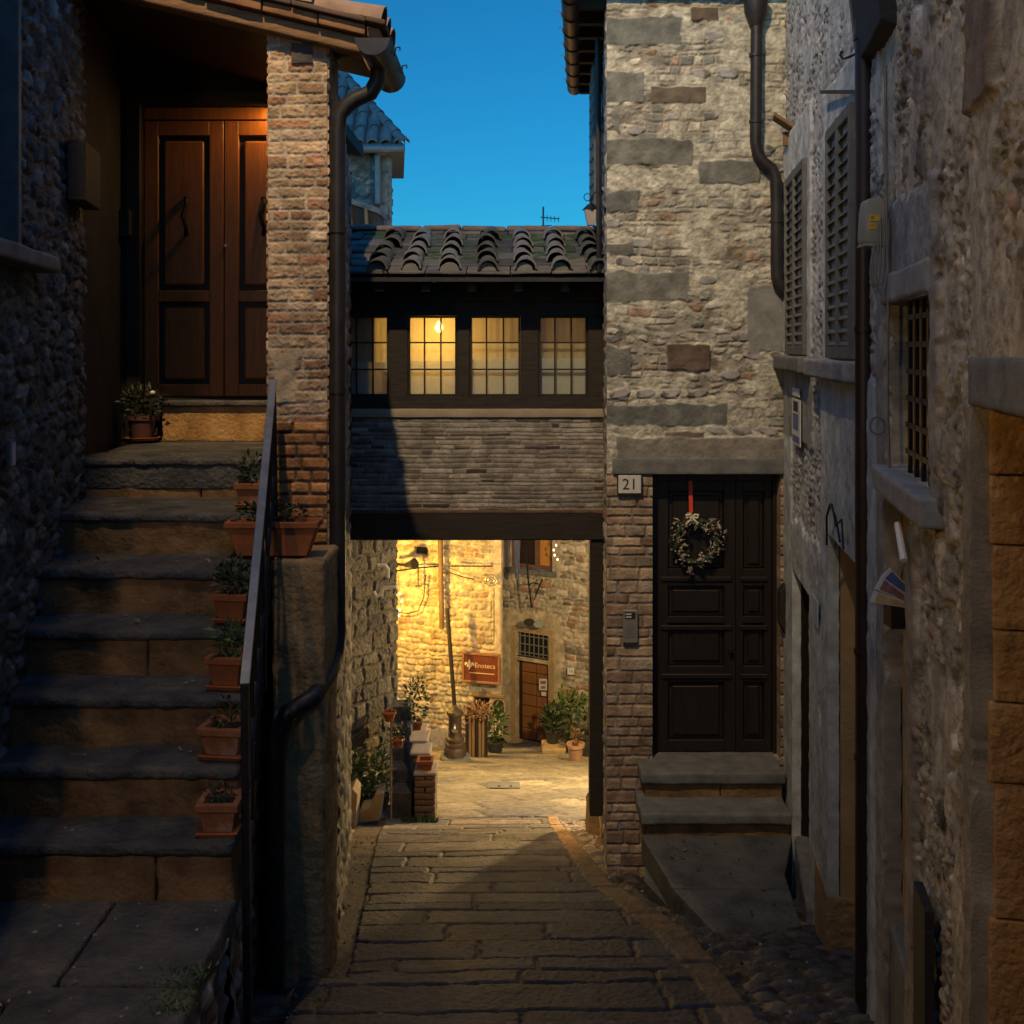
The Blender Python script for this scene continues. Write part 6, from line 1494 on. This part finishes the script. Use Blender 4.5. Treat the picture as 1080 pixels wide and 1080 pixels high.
# pots and stone blocks at the left of the passage mouth
for (pts, Y, lab, sd) in (([(357, 878), (374, 878), (377, 838), (372, 832), (357, 842)], 11.6, 'tall pale stone block leaning at the left passage foot', 1), ([(379, 868), (400, 866), (404, 836), (396, 838), (390, 852), (379, 856)], 11.9, 'low pale stone block with scooped top near the left passage foot', 2)):
    b = MB(); b.prism([P(u, v, Y) for u, v in pts], (0, .3, 0)); o = b.build('stone_block', m_tanplaster, None, .012, 2, org=P(pts[0][0], pts[0][1], Y)); tag(o, lab, 'stone block')
for (u, v, Y, r, h, n, rad, lab, sd) in ((364, 838, 12.2, .13, .2, 240, (.24, .2, .2), 'dark pot of wide yellow green foliage at the left foot of the dim wall', 71), (387, 856, 12.3, .12, .2, 280, (.22, .2, .26), 'dark pot with a bushy plant behind the scooped stone block', 72), (403, 852, 12.4, .09, .16, 150, (.12, .12, .34), 'pot of tall thin yellowing plant beside the iron pole stand', 73)):
    c = P(u, v, Y); t = thing('potted_plant', lab, 'flower pot', c, 'pots around the brick steps'); b = MB(); b.lathe([(r * .7, 0), (r, h), (r * .9, h), (.003, h * .85)], c, 16); b.build('pot', m_potdark, t, smooth=True)
    b = MB(); leaves(b, c + Vector((0, 0, h + rad[2] * .7)), rad, n, .085, sd); stems(b, c + Vector((0, 0, h * .8)), [c + Vector((rnd.uniform(-.6, .6) * rad[0], 0, h + rnd.uniform(.4, 1.3) * rad[2])) for _ in range(6)], .006, sd); b.build('plant', m_leafy, t)
# grass tuft at the foot of the steps (weeds)
gm = MB(); g = random.Random(9)
for k in range(420):
    u = g.uniform(424, 462); Y = 12.28 - g.random() * .22; x = P(u, 0, Y).x; z = zgf(Y); h = g.uniform(.03, .09); a = g.uniform(0, 6.3)
    dx, dy = .008 * math.cos(a), .008 * math.sin(a); gm.add([(x - dx, Y - dy, z), (x + dx, Y + dy, z), (x + g.uniform(-.03, .03), Y + g.uniform(-.03, .03), z + h)], [(0, 1, 2)])
for k in range(700):
    X = g.uniform(-1.2, -1.02); Y = g.uniform(3.33, 3.6); t_ = (X + 1.2) / .18
    if g.random() > t_: continue
    x, z = X, zland - .004; h = g.uniform(.006, .022); a = g.uniform(0, 6.3)
    dx, dy = .003 * math.cos(a), .003 * math.sin(a); gm.add([(x - dx, Y - dy, z), (x + dx, Y + dy, z), (x + g.uniform(-.02, .02), Y + g.uniform(-.02, .02), z + h)], [(0, 1, 2)])
tag(gm.build('weeds', m_leafg), 'short green weeds in the paving joints', 'grass', None, 'stuff')

# grit, chips and dry leaves lying in the joints and corners
gm = MB(); g = random.Random(21)
def chip(x, y, z, r):
    gm.lathe([(.001, 0), (r, r * .15), (r * .8, r * .6), (.001, r * .8)], (x, y, z), 5, g.uniform(.7, 1.3), g.uniform(.7, 1.3))
for k in range(260):
    Y = g.uniform(4.3, 9.5); xl, xr, w_ = edges(np.array([Y])); side = g.random()
    X = float(xl[0]) + abs(g.gauss(0, .12)) if side < .35 else (float(xr[0]) + float(w_[0]) + g.uniform(-.05, .5) if side < .75 else g.uniform(float(xl[0]), float(xr[0])))
    if X > 1.0 and Y > 6.0: continue
    chip(X, Y, zgf(Y) + .012, g.choice([.004, .005, .007, .01]))
for (Yk, zk_) in steps:
    for k in range(9): chip(g.uniform(xleft(Yk) + .1, xright(Yk) - .05), Yk + g.uniform(.12, .24), zk_ + .001, g.uniform(.003, .008))
for k in range(40): chip(g.uniform(-2.0, -1.1), g.uniform(3.3, 4.0), zland - .002, g.uniform(.003, .009))
tag(gm.build('grit', nmat('stone_grit', (.10, .09, .07), (.34, .31, .26), 40, .9, 0)), 'small stone chips and grit scattered on the lane and steps', 'grit', None, 'stuff')
lm_ = MB()
for k in range(120):
    Y = g.uniform(4.3, 9.3); xl, xr, w_ = edges(np.array([Y])); X = float(xl[0]) + abs(g.gauss(0, .1)) if k % 2 else float(xr[0]) + float(w_[0]) + abs(g.gauss(0, .2))
    if X > 1.0 and Y > 6.0: continue
    leaves(lm_, (X, Y, zgf(Y) + .03), (.01, .01, .004), 1, g.uniform(.02, .045), 900 + k, 0, .5)
for k in range(26): leaves(lm_, (g.uniform(1.05, 1.9), g.uniform(6.3, 7.35), -3.425), (.01, .01, .003), 1, g.uniform(.02, .045), 1100 + k, 0, .5)
for k in range(24): Yk, zk_ = steps[g.randrange(7)]; leaves(lm_, (g.uniform(xleft(Yk) + .1, xright(Yk) - .1), Yk + g.uniform(.1, .22), zk_ + .012), (.01, .01, .003), 1, g.uniform(.02, .04), 1200 + k, 0, .5)
tag(lm_.build('fallen_leaves', leafmat('fallen_leaf', [(.09, .05, .02), (.16, .10, .04), (.06, .04, .02), (.12, .11, .04)])), 'dry leaves blown into the corners of the lane', 'leaves', None, 'stuff')

# lanterns of the plaza (both hidden behind house corners)
def lantern(label, loc, energy, col, wallx):
    t = thing('street_lantern', label, 'street lamp', loc); x, y, z = loc
    b = MB(); b.tube([(wallx, y, z + .1), ((wallx + x) / 2, y, z + .34), (x, y, z + .3)], .02, 8); b.build('bracket', m_iron, t)
    b = MB(); b.lathe([(.22, .18), (.05, .30), (.01, .31)], (x, y, z), 12); b.build('cap', m_iron, t)
    b = MB(); b.lathe([(.004, -.07), (.05, -.04), (.06, .03), (.03, .1), (.004, .11)], (x, y, z), 12); b.build('bulb', m_sodium, t, smooth=True)
    lamp_point('lantern_light', (x, y, z - .11), energy, col, .08, t)
lantern('sodium street lantern behind the corner of the dim house', (-2.66, 22.6, -5.2), PLZ1, (1, .55, .085), -3.15)
lantern('warm street lantern on the wing wall right of the plaza', (2.55, 16.8, -3.3), PLZ2, (1, .66, .27), 3.1)
# fairy lights
def fairy(label, pts, Y):
    t = thing('fairy_lights', label, 'fairy lights', P(pts[0][0], pts[0][1], Y)); b = MB(); b.tube([P(u, v, Y) for u, v in pts], .006, 5); b.build('wire', m_cable, t)
    for (u, v) in pts[1:]:
        b = MB(); b.lathe([(.003, -.035), (.022, -.015), (.02, .015), (.003, .03)], P(u, v, Y - .03), 8); b.build('bulb', m_fairy, t, smooth=True)
fairy('string of glowing bulbs down the right side of the upper window', [(587, 566), (586.5, 575), (584, 580), (585, 585.5), (588, 590)], 24.9)
fairy('string of glowing bulbs at the left corner of the lit wall', [(420, 608), (421.5, 626), (423.5, 634), (421.5, 643), (420.5, 649)], 20.5)

# ================================================================== ROOFS AND TOWER AGAINST THE SKY
TW = thing('tower_house', 'blue grey stone tower house with tiled hip roof rising beyond the bridge roof', 'house', P(390, 240, 24))
yt = 24
tx1 = P(413, 0, yt).x; tx0 = P(330, 0, yt).x
WT = Wall((tx0, yt), (tx1, yt)); WT2 = Wall((tx1 - .01, yt), (tx1 - .55, yt + 4), (1, 0, 0))
def f_t(s, t):
    h, c = rubble(s, t, 341, .36, .2, [(.09, .1, .1, 3), (.13, .135, .135, 2), (.05, .055, .055, 2)], (.06, .06, .065), .05, .03, .04, .02, .05)
    hq, cq = coursed(s, t, 342, .34, .6, [(.11, .12, .12, 1)], (.1, .1, .1), .03, .01, .03, .01, .01, .2)
    k = s > WT.s_of(401); return np.where(k, hq, h), np.where(k[:, None], cq, c)
masonry('wall', WT, 0, WT.L, -1, P(0, 158, yt).z, .035, .035, f_t, m_stone, TW, (), .1)
masonry('side_wall', WT2, 0, WT2.L, -1, P(0, 158, yt).z, .06, .06, f_t, m_stone, TW, (), .1)
ez = P(0, 154, yt - .3).z
hx = P(427, 0, yt - .35).x
apex = P(352, 70, yt + 1.8); 
mb = MB(); mb.add([(tx0 - 1, yt - .35, ez), (hx, yt - .35, ez), (hx - .5, yt + 4.3, ez), (tx0 - 1, yt + 4.3, ez), (apex.x - .8, apex.y, apex.z), (apex.x, apex.y, apex.z)], [(3, 2, 1, 0), (0, 1, 5, 4), (1, 2, 5), (2, 3, 4, 5), (3, 0, 4)])
rt = mb.build('roof', m_serena, TW)
tm = MB(); A = Vector((hx, yt - .35, ez)); B_ = Vector((tx0 - 1, yt - .35, ez)); 
slp = (apex.z - ez) / (apex.y - (yt - .35))
for k in range(9):
    x = hx - .12 - k * .30; run = min(1, max(.08, (hx - x) / (hx - apex.x))) * (apex.y - (yt - .35))
    nn = max(1, int(run / .3))
    for j in range(nn):
        y0 = yt - .37 + j * run / nn; y1 = y0 + run / nn * 1.15
        round_tile(tm, (x, y0, ez + (y0 - yt + .35) * slp + .05), (x, y1, ez + (y1 - yt + .35) * slp + .02), .13, .11, Vector((0, -slp, 1)).normalized(), 7, .02)
for j in range(9):
    p, q = Vector((hx, yt - .35, ez)).lerp(apex, j / 9), Vector((hx, yt - .35, ez)).lerp(apex, (j + 1.1) / 9)
    round_tile(tm, p + Vector((0, 0, .05)), q + Vector((0, 0, .03)), .13, .11, Vector((0, -.3, 1)), 7, .02)
tm.build('roof_tile', nmat('pale_blue_tile', (.065, .065, .07), (.14, .14, .15), 3, .7, .2), rt, smooth=True)
gt = MB(); gt.tube([(tx0, yt - .42, ez - .08), (P(427, 0, yt - .4).x, yt - .42, ez - .08)], .10, 10); gt.tube([P(398, 160, yt - .15), P(398.5, 215, yt - .15)], .07, 8); gt.build('gutter', nmat('dull_zinc', (.07, .09, .11), (.12, .14, .16), 5, .5, .1, metal=.3), TW, smooth=True)
LR = thing('lean_to', 'sagging dark lean-to roof below the tower house', 'lean-to', P(380, 230, 22.5))
y = 22.4; mb = MB(); mb.prism([P(340, 198, y), P(400, 219, y), P(402, 226, y), P(340, 205, y)], (0, 1.2, 0)); mb.build('roof', m_roof2 if 'm_roof2' in globals() else nmat('dark_old_tiles', (.05, .05, .05), (.14, .13, .13), 6, .8, .6), LR, .01)
mb = MB(); mb.prism([P(340, 206, y + .1), P(399, 226, y + .1), P(398, 262, y + .1), P(340, 262, y + .1)], (0, 1, 0)); mb.build('wall', m_woodblack, LR)
b = MB(); 
for k in range(3): b.bar(P(352 + k * 17, 208 + k * 6, y - .02), P(354 + k * 17, 260, y - .02), .12, .06)
b.build('post', m_beamwood, LR)
AN = thing('aerial', 'thin television aerial standing behind the bridge roof ridge', 'aerial', P(573, 250, 26))
b = MB(); b.tube([P(573, 262, 26), P(573, 218, 26)], .022, 5); b.build('mast', m_iron, AN)
b = MB(); b.tube([P(570, 229, 26), P(590, 231, 26)], .014, 5); b.tube([P(571, 238, 26), P(582, 238, 26)], .012, 5)
for k in range(5): b.tube([P(573 + k * 4, 226.5 + k * .5, 26), P(573 + k * 4, 233 + k * .4, 26)], .008, 4)
b.build('boom', m_iron, AN)
RH = thing('distant_house', 'distant pale tiled roof at the right end of the bridge roof ridge', 'house', P(615, 250, 30))
y = 30; mb = MB(); mb.prism([P(584, 249, y), P(612, 239, y), P(645, 238, y), P(645, 249, y)], (0, 3, .15)); mb.build('roof', nmat('pale_far_tile', (.3, .31, .33), (.45, .46, .48), 4, .8, .3), RH)
mb = MB(); mb.prism([P(588, 250, y), P(645, 250, y), P(645, 300, y), P(588, 300, y)], (0, 2, 0)); mb.build('wall', m_plaster, RH)
DS = thing('roof_vent', 'small pale rounded vent tile on the bridge roof near the right wall', 'vent', P(613, 250, 10.1))
c = P(613, 251, 10.0); b = MB(); r = 5 / F * 10; b.prism([c + Vector((r * math.cos(k * math.pi / 10), 0, r * 1.6 * math.sin(k * math.pi / 10))) for k in range(11)], (0, .12, .02)); b.build('hood', nmat('pale_blue_enamel', (.5, .55, .6), (.6, .66, .7), 6, .4, 0), DS, .006)

# ================================================================== SKY, CAMERA
w = bpy.data.worlds.new('World'); SC.world = w; w.use_nodes = True
nt = w.node_tree; bg = nt.nodes['Background']
sky = N(nt, 'ShaderNodeTexSky', sky_type='NISHITA'); sky.sun_disc = False; sky.sun_elevation = R(SUN_EL); sky.sun_rotation = R(200); sky.altitude = 300; sky.air_density = 1.0; sky.dust_density = .4; sky.ozone_density = 3
# the dusk sky is deepest blue towards the plaza and paler overhead and behind the viewpoint
tc = N(nt, 'ShaderNodeTexCoord'); sp = N(nt, 'ShaderNodeSeparateXYZ'); nt.links.new(tc.outputs['Generated'], sp.inputs['Vector'])
rp_ = ramp(nt, sp.outputs['Y'], [(.35, SKY_BACK), (.85, SKY_FRONT)])
mx = N(nt, 'ShaderNodeMix', data_type='RGBA', blend_type='MULTIPLY'); mx.inputs['Factor'].default_value = 1
nt.links.new(rp_.outputs['Color'], mx.inputs['B'])
nt.links.new(sky.outputs['Color'], mx.inputs['A']); nt.links.new(mx.outputs['Result'], bg.inputs['Color']); bg.inputs['Strength'].default_value = SKY
cam = bpy.data.cameras.new('camera'); cam.sensor_width = 36; cam.lens = 36 * F / 1080; cam.shift_y = -(540 - HY) / 1080; cam.clip_start = .05; cam.clip_end = 2000
co = bpy.data.objects.new('camera', cam); COL.objects.link(co); co.location = (0, 0, 0); co.rotation_euler = (R(90), 0, 0); SC.camera = co
SC.view_settings.view_transform = 'Standard'; SC.view_settings.look = 'None'; SC.view_settings.gamma = 1; SC.view_settings.exposure = 0
try: SC.cycles.max_bounces = 6; SC.cycles.transparent_max_bounces = 8; SC.cycles.sample_clamp_indirect = 3
except Exception: pass
